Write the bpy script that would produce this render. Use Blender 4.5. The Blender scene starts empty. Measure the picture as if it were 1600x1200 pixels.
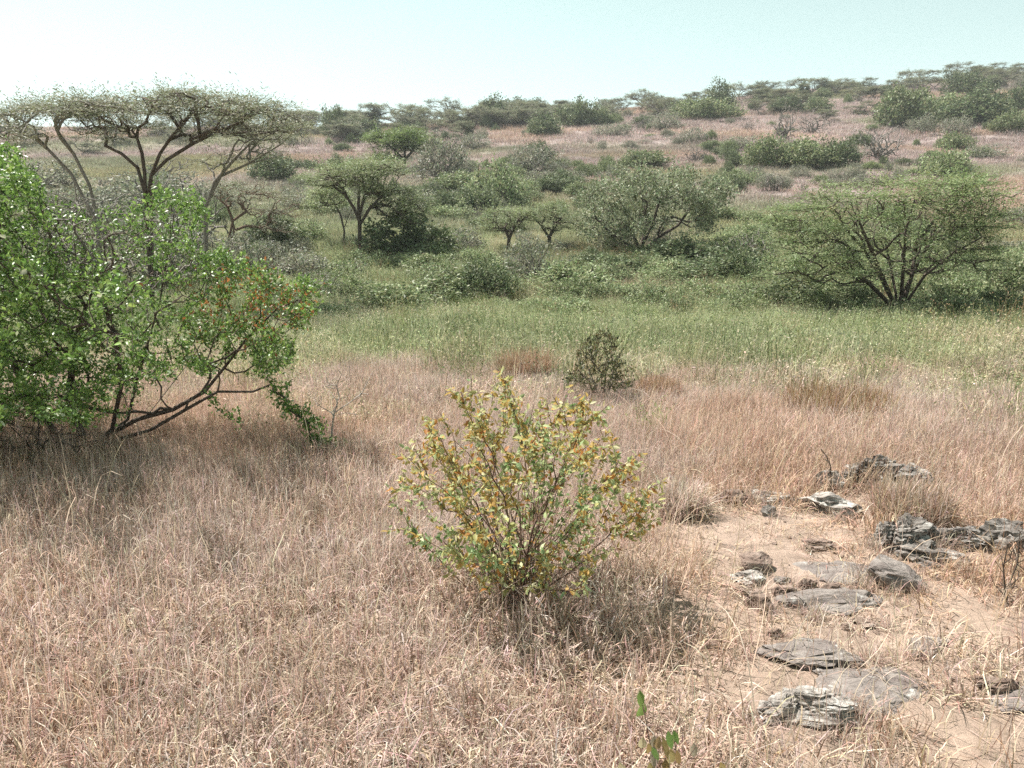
import bpy, math
import numpy as np
from mathutils import Vector, Matrix

S = bpy.context.scene
C = S.collection
R = math.radians
rng = np.random.default_rng(7)

# ------------------------------------------------------------------ camera, sky, sun, exposure
CAM_H = 2.25
FPX = 1232.0                      # focal length in pixels of a 1600 x 1200 frame
PITCH = math.atan(260 / FPX)
cam = bpy.data.cameras.new('camera')
camo = bpy.data.objects.new('camera', cam); C.objects.link(camo)
cam.sensor_width = 36.0; cam.lens = 36.0 * FPX / 1600
cam.clip_start = 0.05; cam.clip_end = 6000
camo.location = (0, 0, CAM_H); camo.rotation_euler = (math.pi / 2 - PITCH, 0, 0)
S.camera = camo

SUN = np.array([-0.42, 0.34, 0.86]); SUN /= np.linalg.norm(SUN)
world = bpy.data.worlds.new('World'); S.world = world; world.use_nodes = True
wn = world.node_tree.nodes; wl = world.node_tree.links
bg = wn['Background']
sky = wn.new('ShaderNodeTexSky'); sky.sky_type = 'NISHITA'; sky.sun_disc = False
sky.sun_elevation = math.asin(SUN[2]); sky.sun_rotation = math.atan2(SUN[0], SUN[1]) % (2 * math.pi)
sky.altitude = 1500; sky.air_density = 1.0; sky.dust_density = 0.1; sky.ozone_density = 0.6
hs = wn.new('ShaderNodeHueSaturation'); hs.inputs['Saturation'].default_value = 0.42; hs.inputs['Hue'].default_value = 0.385
wl.new(sky.outputs[0], hs.inputs['Color']); wl.new(hs.outputs[0], bg.inputs['Color'])
bg.inputs['Strength'].default_value = 0.079

sl = bpy.data.lights.new('sun', 'SUN'); sl.energy = 4.9; sl.angle = R(0.53); sl.color = (1.0, 0.955, 0.9)
so = bpy.data.objects.new('sun', sl); C.objects.link(so)
so.rotation_euler = Vector(SUN).to_track_quat('Z', 'Y').to_euler(); so.location = (-30, 25, 60)

S.view_settings.view_transform = 'Standard'; S.view_settings.look = 'None'
S.view_settings.gamma = 1.0; S.view_settings.exposure = 1.06; S.view_settings.use_curve_mapping = False
S.render.engine = 'CYCLES'
S.cycles.max_bounces = 4; S.cycles.diffuse_bounces = 2; S.cycles.glossy_bounces = 2
S.cycles.transmission_bounces = 2; S.cycles.volume_bounces = 0; S.cycles.transparent_max_bounces = 4
S.cycles.use_denoising = False
S.cycles.use_adaptive_sampling = True; S.cycles.adaptive_threshold = 0.02
S.cycles.sample_clamp_indirect = 4.0

# ------------------------------------------------------------------ small maths
def nrm(a):
    a = np.asarray(a, float)
    return a / np.maximum(np.linalg.norm(a, axis=-1, keepdims=True), 1e-9)

_lat = np.random.default_rng(99).random((256, 256))
def vnoise(x, y):
    xi = np.floor(x).astype(int); yi = np.floor(y).astype(int)
    fx = x - xi; fy = y - yi
    fx = fx * fx * (3 - 2 * fx); fy = fy * fy * (3 - 2 * fy)
    a = _lat[xi % 256, yi % 256]; b = _lat[(xi + 1) % 256, yi % 256]
    c = _lat[xi % 256, (yi + 1) % 256]; d = _lat[(xi + 1) % 256, (yi + 1) % 256]
    return (a * (1 - fx) + b * fx) * (1 - fy) + (c * (1 - fx) + d * fx) * fy
def fbm(x, y, o=4):
    s = 0; amp = 0.5; t = 0
    for k in range(o):
        s = s + amp * vnoise(x + 17.3 * k, y - 9.1 * k); t += amp
        x = x * 2.03; y = y * 2.03; amp *= 0.5
    return s / t
def sstep(a, b, x):
    t = np.clip((x - a) / (b - a), 0, 1)
    return t * t * (3 - 2 * t)

# ------------------------------------------------------------------ terrain height
def zrow(Y, v):
    return CAM_H + Y * math.tan(math.atan((600 - v) / FPX) - PITCH)
_Yk = np.array([0, 8, 12, 18, 26, 35, 45, 60, 80, 110, 150, 190, 230, 280, 340, 420, 600, 1500, 4000.])
_zc = {}
def _col(rows, tail):
    z = [0, 0, -0.06, -0.42, -1.0, zrow(35, 432), zrow(45, 392), zrow(60, 343)] + [zrow(Y, v) for Y, v in rows]
    n = len(_Yk) - len(z)
    return np.array(z + list(np.linspace(z[-1] * tail, -5, n)))
_A = np.array([-0.9, -0.3, 0.05, 0.35, 0.68, 1.0])
_Z = np.stack([
    _col([(80, 300), (110, 262), (150, 222), (190, 203)], .93),
    _col([(80, 300), (110, 258), (150, 222), (190, 200)], .95),
    _col([(80, 300), (110, 257), (150, 214), (190, 190), (230, 178)], .95),
    _col([(80, 298), (110, 252), (150, 206), (190, 172), (230, 150), (280, 142)], .95),
    _col([(80, 292), (110, 243), (150, 194), (190, 155), (230, 128), (280, 108)], .97),
    _col([(80, 290), (110, 240), (150, 188), (190, 146), (230, 116), (280, 94), (340, 86)], .97)])
_Yd = np.concatenate([np.linspace(0, 400, 1601), np.linspace(401, 4000, 600)])
_Zd = []
for r_ in _Z:
    d = np.interp(_Yd, _Yk, r_)
    k = np.hanning(41); k /= k.sum()
    sm = np.convolve(np.pad(d, 20, mode='edge'), k, 'valid')
    k2 = np.hanning(121); k2 /= k2.sum()
    sm2 = np.convolve(np.pad(d, 60, mode='edge'), k2, 'valid')
    w = sstep(40, 110, _Yd)
    _Zd.append(np.where(_Yd < 400, sm * (1 - w) + sm2 * w, d))
_Zd = np.stack(_Zd)
def H0(x, y):
    x = np.asarray(x, float); y = np.asarray(y, float)
    yy = np.clip(y, 0, 4000)
    a = np.clip(x / np.maximum(yy, 20), -0.9, 1.0)
    fi = np.interp(a, _A, np.arange(len(_A)))
    i0 = np.clip(np.floor(fi).astype(int), 0, len(_A) - 2); f = fi - i0; f = f * f * (3 - 2 * f)
    j = np.where(yy < 400, yy * 4, 1601 + (yy - 401) / (3599 / 599))
    j = np.clip(j, 0, _Zd.shape[1] - 1.001); j0 = np.floor(j).astype(int); g = j - j0
    za = _Zd[i0, j0] * (1 - g) + _Zd[i0, j0 + 1] * g
    zb = _Zd[i0 + 1, j0] * (1 - g) + _Zd[i0 + 1, j0 + 1] * g
    return za * (1 - f) + zb * f
def H(x, y):
    x = np.asarray(x, float); y = np.asarray(y, float)
    z = H0(x, y)
    d = np.hypot(x, y)
    z = z + 0.07 * (fbm(x * 0.55 + 5, y * 0.55 + 3, 3) - .5) + 0.025 * (fbm(x * 3.1, y * 3.1, 2) - .5)
    return z + sstep(30, 90, d) * 1.6 * (fbm(x * 0.045 + 50, y * 0.045 + 20, 3) - .5)

cp, sp = math.cos(PITCH), math.sin(PITCH)
def ray(u, v):
    a = (u - 800) / FPX; b = (600 - v) / FPX
    return np.array([a, cp + b * sp, -sp + b * cp])
def at(u, v, Y):                   # point on the ray of a pixel at forward distance Y
    d = ray(u, v); t = Y / d[1]
    return np.array([0, 0, CAM_H]) + d * t
_ts = np.geomspace(2, 420, 900)
def gpt(u, v):                     # where a pixel's ray meets the ground
    d = ray(u, v)
    P = np.array([0, 0, CAM_H]) + d * _ts[:, None]
    below = P[:, 2] < H(P[:, 0], P[:, 1])
    i = int(np.argmax(below)) if below.any() else len(_ts) - 1
    return np.array([P[i, 0], P[i, 1], float(H(P[i, 0], P[i, 1]))])
def depth(p):
    return p[1] * cp - (p[2] - CAM_H) * sp
def proj(x, y, z):
    dd = y * cp - (z - CAM_H) * sp
    dd = np.where(np.abs(dd) < 1e-3, 1e-3, dd)
    return 800 + FPX * x / dd, 600 - FPX * (y * sp + (z - CAM_H) * cp) / dd

# ------------------------------------------------------------------ materials
def newmat(name):
    m = bpy.data.materials.new(name); m.use_nodes = True
    m.node_tree.nodes.clear()
    return m, m.node_tree.nodes, m.node_tree.links
def leaf_mat(name, trans=0.35, rough=0.5, spec=0.25, inst=False, var=0.12, backtint=None):
    m, n, l = newmat(name)
    out = n.new('ShaderNodeOutputMaterial')
    at_ = n.new('ShaderNodeAttribute'); at_.attribute_name = 'col'
    col = at_.outputs['Color']
    if inst:
        a2 = n.new('ShaderNodeAttribute'); a2.attribute_type = 'INSTANCER'; a2.attribute_name = 'tint'
        mx = n.new('ShaderNodeMix'); mx.data_type = 'RGBA'; mx.blend_type = 'MULTIPLY'; mx.inputs[0].default_value = 1
        l.new(col, mx.inputs[6]); l.new(a2.outputs['Color'], mx.inputs[7])
        ge = n.new('ShaderNodeNewGeometry'); no = n.new('ShaderNodeTexNoise'); no.inputs['Scale'].default_value = 1.3; no.inputs['Detail'].default_value = 3
        l.new(ge.outputs['Position'], no.inputs['Vector'])
        rp = n.new('ShaderNodeValToRGB'); rp.color_ramp.elements[0].position = .3; rp.color_ramp.elements[1].position = .7
        rp.color_ramp.elements[0].color = (.85, .79, .73, 1); rp.color_ramp.elements[1].color = (1.0, 1.0, 1.0, 1)
        l.new(no.outputs[0], rp.inputs[0])
        m2 = n.new('ShaderNodeMix'); m2.data_type = 'RGBA'; m2.blend_type = 'MULTIPLY'; m2.inputs[0].default_value = 1
        l.new(mx.outputs[2], m2.inputs[6]); l.new(rp.outputs[0], m2.inputs[7]); col = m2.outputs[2]
    elif var:
        oi = n.new('ShaderNodeObjectInfo'); mr = n.new('ShaderNodeMapRange')
        mr.inputs[3].default_value = 1 - var; mr.inputs[4].default_value = 1 + var
        l.new(oi.outputs['Random'], mr.inputs[0])
        h = n.new('ShaderNodeHueSaturation'); l.new(mr.outputs[0], h.inputs['Value']); l.new(col, h.inputs['Color']); col = h.outputs[0]
    p = n.new('ShaderNodeBsdfPrincipled'); p.inputs['Roughness'].default_value = rough
    p.inputs['Specular IOR Level'].default_value = spec
    l.new(col, p.inputs['Base Color'])
    t = n.new('ShaderNodeBsdfTranslucent'); l.new(col, t.inputs['Color'])
    ms = n.new('ShaderNodeMixShader'); ms.inputs[0].default_value = trans
    l.new(p.outputs[0], ms.inputs[1]); l.new(t.outputs[0], ms.inputs[2]); l.new(ms.outputs[0], out.inputs[0])
    return m
def bark_mat(name, c1, c2, scale=30):
    m, n, l = newmat(name)
    out = n.new('ShaderNodeOutputMaterial'); p = n.new('ShaderNodeBsdfPrincipled')
    p.inputs['Roughness'].default_value = .85; p.inputs['Specular IOR Level'].default_value = .15
    tc = n.new('ShaderNodeTexCoord'); no = n.new('ShaderNodeTexNoise'); no.inputs['Scale'].default_value = scale
    no.inputs['Detail'].default_value = 4
    r = n.new('ShaderNodeValToRGB'); r.color_ramp.elements[0].position = .35; r.color_ramp.elements[1].position = .68
    r.color_ramp.elements[0].color = (*c1, 1); r.color_ramp.elements[1].color = (*c2, 1)
    l.new(tc.outputs['Object'], no.inputs['Vector']); l.new(no.outputs[0], r.inputs[0]); l.new(r.outputs[0], p.inputs['Base Color'])
    b = n.new('ShaderNodeBump'); b.inputs['Strength'].default_value = .5; b.inputs['Distance'].default_value = .02
    l.new(no.outputs[0], b.inputs['Height']); l.new(b.outputs[0], p.inputs['Normal']); l.new(p.outputs[0], out.inputs[0])
    return m
def rock_mat(name, dark, mid, pale, lichen=0.5, red=None):
    m, n, l = newmat(name)
    out = n.new('ShaderNodeOutputMaterial'); p = n.new('ShaderNodeBsdfPrincipled')
    p.inputs['Roughness'].default_value = .9; p.inputs['Specular IOR Level'].default_value = .12
    tc = n.new('ShaderNodeTexCoord')
    mp = n.new('ShaderNodeMapping'); mp.inputs['Scale'].default_value = (1, 1.6, 5); mp.inputs['Rotation'].default_value = (.35, .25, .4)
    l.new(tc.outputs['Object'], mp.inputs[0])
    n1 = n.new('ShaderNodeTexNoise'); n1.inputs['Scale'].default_value = 7; n1.inputs['Detail'].default_value = 9; n1.inputs['Roughness'].default_value = .68
    l.new(mp.outputs[0], n1.inputs['Vector'])
    r = n.new('ShaderNodeValToRGB'); e = r.color_ramp.elements
    e[0].position = .34; e[0].color = (*dark, 1); e[1].position = .66; e[1].color = (*pale, 1)
    k = e.new(.5); k.color = (*mid, 1)
    l.new(n1.outputs[0], r.inputs[0])
    n2 = n.new('ShaderNodeTexNoise'); n2.inputs['Scale'].default_value = 11; n2.inputs['Detail'].default_value = 6; n2.inputs['Roughness'].default_value = .7
    l.new(tc.outputs['Object'], n2.inputs['Vector'])
    r2 = n.new('ShaderNodeValToRGB'); r2.color_ramp.elements[0].position = .62 - .14 * lichen; r2.color_ramp.elements[1].position = .70 - .1 * lichen
    l.new(n2.outputs[0], r2.inputs[0])
    mx = n.new('ShaderNodeMix'); mx.data_type = 'RGBA'; mx.inputs[7].default_value = (*(red or (.55, .53, .49)), 1)
    l.new(r2.outputs[0], mx.inputs[0]); l.new(r.outputs[0], mx.inputs[6]); l.new(mx.outputs[2], p.inputs['Base Color'])
    b = n.new('ShaderNodeBump'); b.inputs['Strength'].default_value = .8; b.inputs['Distance'].default_value = .025
    n3 = n.new('ShaderNodeTexNoise'); n3.inputs['Scale'].default_value = 26; n3.inputs['Detail'].default_value = 8; n3.inputs['Roughness'].default_value = .7
    l.new(mp.outputs[0], n3.inputs['Vector']); l.new(n3.outputs[0], b.inputs['Height'])
    l.new(b.outputs[0], p.inputs['Normal']); l.new(p.outputs[0], out.inputs[0])
    return m

M_LEAF = leaf_mat('foliage', .3, .5, .25)
M_GLOSS = leaf_mat('glossy_leaf', .36, .42, .45, var=.1)
M_DRYLEAF = leaf_mat('drying_leaf', .42, .55, .25, var=.08)
M_GRASS = leaf_mat('grass_blade', .34, .6, .08, inst=True)
M_BARKD = bark_mat('dark_bark', (.05, .038, .03), (.14, .11, .09))
M_BARKG = bark_mat('grey_bark', (.13, .115, .10), (.30, .27, .24))
M_BARKP = bark_mat('pale_wood', (.28, .24, .20), (.5, .45, .4))
M_STEM = bark_mat('brown_stem', (.09, .055, .04), (.24, .16, .12), 60)

# ------------------------------------------------------------------ mesh helpers
def mkmesh(name, V, faces, mats, col=None, smooth=False, fmat=None):
    me = bpy.data.meshes.new(name)
    V = np.asarray(V, np.float32)
    me.vertices.add(len(V)); me.vertices.foreach_set('co', V.ravel())
    loops = np.concatenate([f.ravel() for f in faces]).astype(np.int32)
    sizes = np.concatenate([np.full(len(f), f.shape[1]) for f in faces]).astype(np.int32)
    starts = np.concatenate([[0], np.cumsum(sizes)[:-1]]).astype(np.int32)
    me.loops.add(len(loops)); me.loops.foreach_set('vertex_index', loops)
    me.polygons.add(len(sizes)); me.polygons.foreach_set('loop_start', starts)
    for m in (mats if isinstance(mats, (list, tuple)) else [mats]): me.materials.append(m)
    if fmat is not None: me.polygons.foreach_set('material_index', np.asarray(fmat, np.int32))
    if smooth: me.polygons.foreach_set('use_smooth', np.ones(len(sizes), bool))
    if col is not None:
        a = me.color_attributes.new('col', 'FLOAT_COLOR', 'POINT')
        c4 = np.ones((len(V), 4), np.float32); c4[:, :3] = col
        a.data.foreach_set('color', c4.ravel())
    me.update(calc_edges=True)
    return me
def link(name, me, parent=None, kind=None, loc=None):
    o = bpy.data.objects.new(name, me); C.objects.link(o)
    if parent: o.parent = parent
    if loc is not None: o.location = loc
    if kind: o['kind'] = kind
    return o
def tag(o, label, cat, group=None):
    o['label'] = label; o['category'] = cat
    if group: o['group'] = group
    return o
def thing(name, label, cat, loc=(0, 0, 0), rz=0, group=None):
    o = bpy.data.objects.new(name, None); C.objects.link(o)
    o.location = loc; o.rotation_euler = (0, 0, rz); o.empty_display_size = .2
    return tag(o, label, cat, group)
def dup(root, loc, rz, scale, label=None, group=None):
    r = root.copy(); C.objects.link(r)
    r.location = loc; r.rotation_euler = (0, 0, rz); r.scale = scale
    if label: r['label'] = label
    if group: r['group'] = group
    for ch in root.children:
        c = ch.copy(); C.objects.link(c); c.parent = r
    return r

# ------------------------------------------------------------------ branching
def grow(targets, stems, bf=.3, seg=.25, jit=.12, g=rng, keep=1, sag=0.0):
    T = np.asarray(targets, float)
    cap = 6000 + len(T) * 12
    P = np.zeros((cap, 3)); par = np.full(cap, -1, int); pl = np.zeros(cap); ok = np.ones(cap, bool)
    n = 1; P[0] = stems[0][0]; ok[0] = False
    for st in stems:
        last = 0
        for q, p in enumerate(st[1:]):
            p = np.asarray(p, float)
            P[n] = p; par[n] = last; pl[n] = pl[last] + np.linalg.norm(p - P[last])
            ok[n] = q >= keep - 1
            last = n; n += 1
    root = P[0]
    order = np.argsort(np.linalg.norm(T - root, axis=1) * (1 + .15 * g.random(len(T))))
    tips = []
    for ti in order:
        t = T[ti]
        d = np.sqrt(((P[:n] - t) ** 2).sum(1))
        c = d + bf * pl[:n]
        c[~ok[:n]] = 1e9
        i = int(np.argmin(c)); L = d[i]
        if L < 1e-4: continue
        k = max(1, int(math.ceil(L / seg)))
        a = P[i].copy(); last = i
        off = g.normal(size=3) * jit * L
        for q in range(1, k + 1):
            f = q / k
            p = a + (t - a) * f + off * math.sin(math.pi * f) + (g.normal(size=3) * seg * jit * .8 if q < k else 0)
            p[2] += sag * math.sin(math.pi * f) * L
            P[n] = p; par[n] = last; pl[n] = pl[last] + np.linalg.norm(p - P[last])
            last = n; n += 1
            if n >= cap - 2: break
        tips.append(last)
    return P[:n].copy(), par[:n].copy(), np.array(tips)
def radii(P, par, r0, p=2.3):
    n = len(P); s = np.zeros(n)
    kids = np.zeros(n, int)
    for i in range(1, n): kids[par[i]] += 1
    s[kids == 0] = 1.0
    for i in range(n - 1, 0, -1): s[par[i]] += s[i]
    return r0 * np.maximum(s, 1) ** (1 / p), s
def tubes(P, par, r, big=None):
    n = len(P)
    idx = np.arange(1, n)
    D = np.zeros((n, 3)); D[1:] = nrm(P[1:] - P[par[1:]])
    main = np.full(n, -1, int); best = np.zeros(n)
    for i in range(1, n):
        if r[i] > best[par[i]]: best[par[i]] = r[i]; main[par[i]] = i
    ax = D.copy(); hm = main >= 0
    ax[hm] = nrm(D[hm] + D[main[hm]]); ax[0] = D[main[0]] if main[0] >= 0 else (0, 0, 1)
    thick = np.median(r) * 2.5 if big is None else big
    Vs, Fs, off = [], [], 0
    for sides, sel in ((3, r[idx] < thick), (6, r[idx] >= thick)):
        e = idx[sel]
        if not len(e): continue
        p = par[e]; mainch = main[p] == e
        a0 = np.where(mainch[:, None], ax[p], D[e]); a1 = ax[e]
        r0 = np.where(mainch, r[p], np.minimum(r[p], r[e] * 1.25)); r1 = r[e]
        th = np.arange(sides) * 2 * math.pi / sides
        rings = []
        for a, c, rr in ((a0, P[p], r0), (a1, P[e], r1)):
            ref = np.tile([.31, .93, .17], (len(e), 1))
            x = nrm(np.cross(a, ref)); y = np.cross(a, x)
            rings.append(c[:, None, :] + rr[:, None, None] * (np.cos(th)[None, :, None] * x[:, None, :] + np.sin(th)[None, :, None] * y[:, None, :]))
        V = np.concatenate(rings, 1).reshape(-1, 3)
        b = (np.arange(len(e)) * 2 * sides)[:, None] + off
        k = np.arange(sides); k2 = (k + 1) % sides
        F = np.stack([b + k, b + k2, b + sides + k2, b + sides + k], -1).reshape(-1, 4)
        Vs.append(V); Fs.append(F); off += len(V)
    return np.concatenate(Vs), Fs

def leaves(P, D, N, L, W, col, detailed=False, fold=.2, curl=.15):
    """leaf blades: base P, direction D, normal N, length L, width W (arrays)."""
    n = len(P); D = nrm(D); Sd = nrm(np.cross(D, N)); N = np.cross(Sd, D)
    L = np.broadcast_to(L, n)[:, None]; W = np.broadcast_to(W, n)[:, None]
    b = (np.arange(n))[:, None]
    if detailed:
        def pt(f, s, up): return P + D * L * f + Sd * W * s + N * (W * up - L * curl * f * f)
        V = np.stack([pt(0, 0, 0), pt(.34, 0, 0), pt(.7, 0, 0), pt(1, 0, 0), pt(.3, .46, fold), pt(.68, .4, fold), pt(.3, -.46, fold), pt(.68, -.4, fold)], 1)
        b = b * 8
        F3 = np.concatenate([b + np.array([0, 1, 4]), b + np.array([0, 6, 1]), b + np.array([2, 3, 5]), b + np.array([2, 7, 3])])
        F4 = np.concatenate([b + np.array([1, 2, 5, 4]), b + np.array([1, 6, 7, 2])])
        return V.reshape(-1, 3), [F3, F4], np.repeat(col, 8, 0)
    V = np.stack([P, P + D * L * .5 + Sd * W * .5 + N * W * fold, P + D * L, P + D * L * .5 - Sd * W * .5 + N * W * fold], 1)
    b = b * 4
    F = np.concatenate([b + np.array([0, 1, 2]), b + np.array([0, 2, 3])])
    return V.reshape(-1, 3), [F], np.repeat(col, 4, 0)
def palette(cols, n, g=rng, jit=.16, w=None):
    cols = np.array(cols, float); w = None if w is None else np.array(w) / np.sum(w)
    c = cols[g.choice(len(cols), n, p=w)]
    return np.clip(c * (1 + jit * g.normal(size=(n, 1))) * (1 + .06 * g.normal(size=(n, 3))), .004, .95)
def rand_unit(n, g=rng):
    return nrm(g.normal(size=(n, 3)))

# ------------------------------------------------------------------ ground zones
BARE = [(1190, 840, 150, 52, .98), (1270, 910, 140, 45, .95), (1200, 885, 110, 55, .98), (1240, 1020, 120, 30, .6), (1380, 1085, 150, 42, .8), (1450, 1015, 70, 22, .5), (1260, 1110, 100, 45, .6),
        (1120, 815, 50, 22, .5), (1575, 1085, 60, 30, .6), (1430, 895, 80, 30, .4), (1330, 790, 50, 16, .5), (1330, 950, 120, 28, .75), (1150, 930, 55, 60, .6), (1400, 980, 130, 30, .45), (1490, 868, 130, 26, .75), (1570, 870, 60, 24, .7)]
def bare(x, y):
    u, v = proj(x, y, np.zeros_like(np.asarray(x, float)))
    b = np.zeros_like(np.asarray(x, float))
    for cu, cv, ru, rv, s in BARE:
        q = np.sqrt(((u - cu) / ru) ** 2 + ((v - cv) / rv) ** 2)
        b = np.maximum(b, s * (1 - sstep(.6, 1.15, q + .35 * (fbm(x * 2.2, y * 2.2, 3) - .5))))
    return np.where(y > 1, b, 0)
def green(x, y):                   # 1 in the green valley, 0 in the dry grass
    edge = 8.3 + np.where(x < 0, -.32 * x * sstep(0, 6, -x), -.06 * x) + 4.5 * (fbm(x * .3, y * .3, 4) - .5)
    g = sstep(edge - 2.4, edge + 5.8, y + 4.5 * (fbm(x * 1.1 + 7, y * 1.1, 2) - .5))
    far = 41 + 10 * (fbm(x * .07 + 9, y * .07, 3) - .5) - .12 * x
    return g * (1 - sstep(far, far + 26, y))
def hillgreen(x, y):
    f = 64 - .75 * np.maximum(x, -10) + 30 * (fbm(x * .05 + 3, y * .05, 3) - .5)
    return np.maximum(sstep(.52, .66, fbm(x * .022 + 31, y * .03 + 7, 3)), 1.1 * (1 - sstep(f, f + 34, y)))

SOIL = np.array([.40, .30, .24]); LITTER = np.array([.40, .30, .235]); GSOIL = np.array([.16, .165, .09]); HSOIL = np.array([.32, .26, .24])
def make_ground():
    n = 420
    s = np.linspace(-1, 1, n)
    gx = np.sinh(s * 7.2) * 3.2; gx = gx / gx.max() * 2600
    t = np.linspace(-.52, 1, 430)
    gy = np.sinh(t * 7.3) * 3; gy = gy / gy.max() * 3600 + 5
    X, Y = np.meshgrid(gx, gy, indexing='xy')
    Z = H(X, Y)
    V = np.stack([X, Y, Z], -1).reshape(-1, 3)
    ny, nx = X.shape
    i = (np.arange(ny - 1)[:, None] * nx + np.arange(nx - 1)[None, :]).ravel()
    F = np.stack([i, i + 1, i + nx + 1, i + nx], -1)
    x, y = V[:, 0], V[:, 1]
    g = green(x, y)[:, None]; b = bare(x, y)[:, None]; h = sstep(40, 70, y)[:, None]; hg = hillgreen(x, y)[:, None]
    c = LITTER * (1 - b) + SOIL * b
    c = c * (1 - h) + (HSOIL * (1 - .6 * hg) + GSOIL * 1.3 * .6 * hg) * h
    c = c * (1 - g) + GSOIL * g
    m, n_, l = newmat('ground')
    out = n_.new('ShaderNodeOutputMaterial'); p = n_.new('ShaderNodeBsdfPrincipled'); p.inputs['Roughness'].default_value = .95; p.inputs['Specular IOR Level'].default_value = .08
    a = n_.new('ShaderNodeAttribute'); a.attribute_name = 'col'
    geo = n_.new('ShaderNodeNewGeometry')
    n1 = n_.new('ShaderNodeTexNoise'); n1.inputs['Scale'].default_value = 5; n1.inputs['Detail'].default_value = 10; n1.inputs['Roughness'].default_value = .72
    l.new(geo.outputs['Position'], n1.inputs['Vector'])
    mr = n_.new('ShaderNodeMapRange'); mr.inputs[1].default_value = .3; mr.inputs[2].default_value = .7; mr.inputs[3].default_value = .6; mr.inputs[4].default_value = 1.3
    l.new(n1.outputs[0], mr.inputs[0])
    hsn = n_.new('ShaderNodeHueSaturation'); l.new(mr.outputs[0], hsn.inputs['Value']); l.new(a.outputs['Color'], hsn.inputs['Color'])
    l.new(hsn.outputs[0], p.inputs['Base Color'])
    n2 = n_.new('ShaderNodeTexNoise'); n2.inputs['Scale'].default_value = 22; n2.inputs['Detail'].default_value = 8; n2.inputs['Roughness'].default_value = .75
    l.new(geo.outputs['Position'], n2.inputs['Vector'])
    bp = n_.new('ShaderNodeBump'); bp.inputs['Strength'].default_value = .8; bp.inputs['Distance'].default_value = .04
    l.new(n2.outputs[0], bp.inputs['Height']); l.new(bp.outputs[0], p.inputs['Normal']); l.new(p.outputs[0], out.inputs[0])
    me = mkmesh('ground', V, [F], m, col=c, smooth=True)
    link('ground', me, kind='structure')
make_ground()

# ------------------------------------------------------------------ grass (stuff, scattered)
def blade_clump(name, nb, rad, hmin, hmax, lean, curve, wid, cols, w=None, seed=1, seg=4, head=0.0, matt=None, kink=0.0, leafy=0):
    g = np.random.default_rng(seed)
    a = g.random(nb) * 2 * math.pi; rr = rad * np.sqrt(g.random(nb))
    base = np.stack([rr * np.cos(a), rr * np.sin(a), np.full(nb, -.02)], -1)
    hh = g.uniform(hmin, hmax, nb)
    az = g.random(nb) * 2 * math.pi
    le = np.abs(g.normal(size=nb)) * lean; cu = g.normal(size=nb) * curve + curve * .5
    out = np.stack([np.cos(az), np.sin(az), np.zeros(nb)], -1)
    sd = np.stack([-np.sin(az + g.normal(size=nb) * .7), np.cos(az), np.zeros(nb)], -1); sd = nrm(sd)
    pts = [base]; ang = le.copy(); p = base
    az2 = az.copy()
    for k in range(seg):
        ang = ang + cu / seg * (1 + k * .6) + kink * g.normal(size=nb)
        az2 = az2 + kink * .8 * g.normal(size=nb)
        o = np.stack([np.cos(az2), np.sin(az2), np.zeros(nb)], -1)
        st = (hh / seg)[:, None]
        p = p + st * (o * np.sin(ang)[:, None] + np.array([0, 0, 1]) * np.cos(ang)[:, None])
        p[:, 2] = np.maximum(p[:, 2], .004)
        pts.append(p)
    ww = wid * g.uniform(.6, 1.3, nb)
    V = []; 
    for k, q in enumerate(pts):
        f = k / seg
        wk = ww * (1 - .55 * f) if head == 0 else ww * np.where(f > .7, 1 + head * (1 - abs(f - .85) * 5), .8)
        if k == seg: wk = ww * .15
        V.append(q + sd * wk[:, None] * .5); V.append(q - sd * wk[:, None] * .5)
    V = np.stack(V, 1)
    nv = V.shape[1]
    b = (np.arange(nb) * nv)[:, None]
    F = np.concatenate([b + np.array([2 * k, 2 * k + 1, 2 * k + 3, 2 * k + 2]) for k in range(seg)])
    c = palette(cols, nb, g, .18, w)
    VV = V.reshape(-1, 3); CC = np.repeat(c, nv, 0); FF = [F]
    if leafy:
        i = g.integers(0, nb, leafy); k = g.integers(1, seg + 1, leafy)
        PT = np.stack(pts, 1)[i, k] + g.normal(size=(leafy, 3)) * .015
        lv, lf, lc = leaves(PT, rand_unit(leafy, g) + [0, 0, .3], rand_unit(leafy, g) + [0, 0, .8], g.uniform(.03, .06, leafy), g.uniform(.012, .022, leafy), palette(cols, leafy, g, .2, w))
        FF = [F] + [q + len(VV) for q in lf]; VV = np.concatenate([VV, lv]); CC = np.concatenate([CC, lc])
    me = mkmesh(name, VV, FF, matt or M_GRASS, col=CC)
    return bpy.data.objects.new(name, me)

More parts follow.
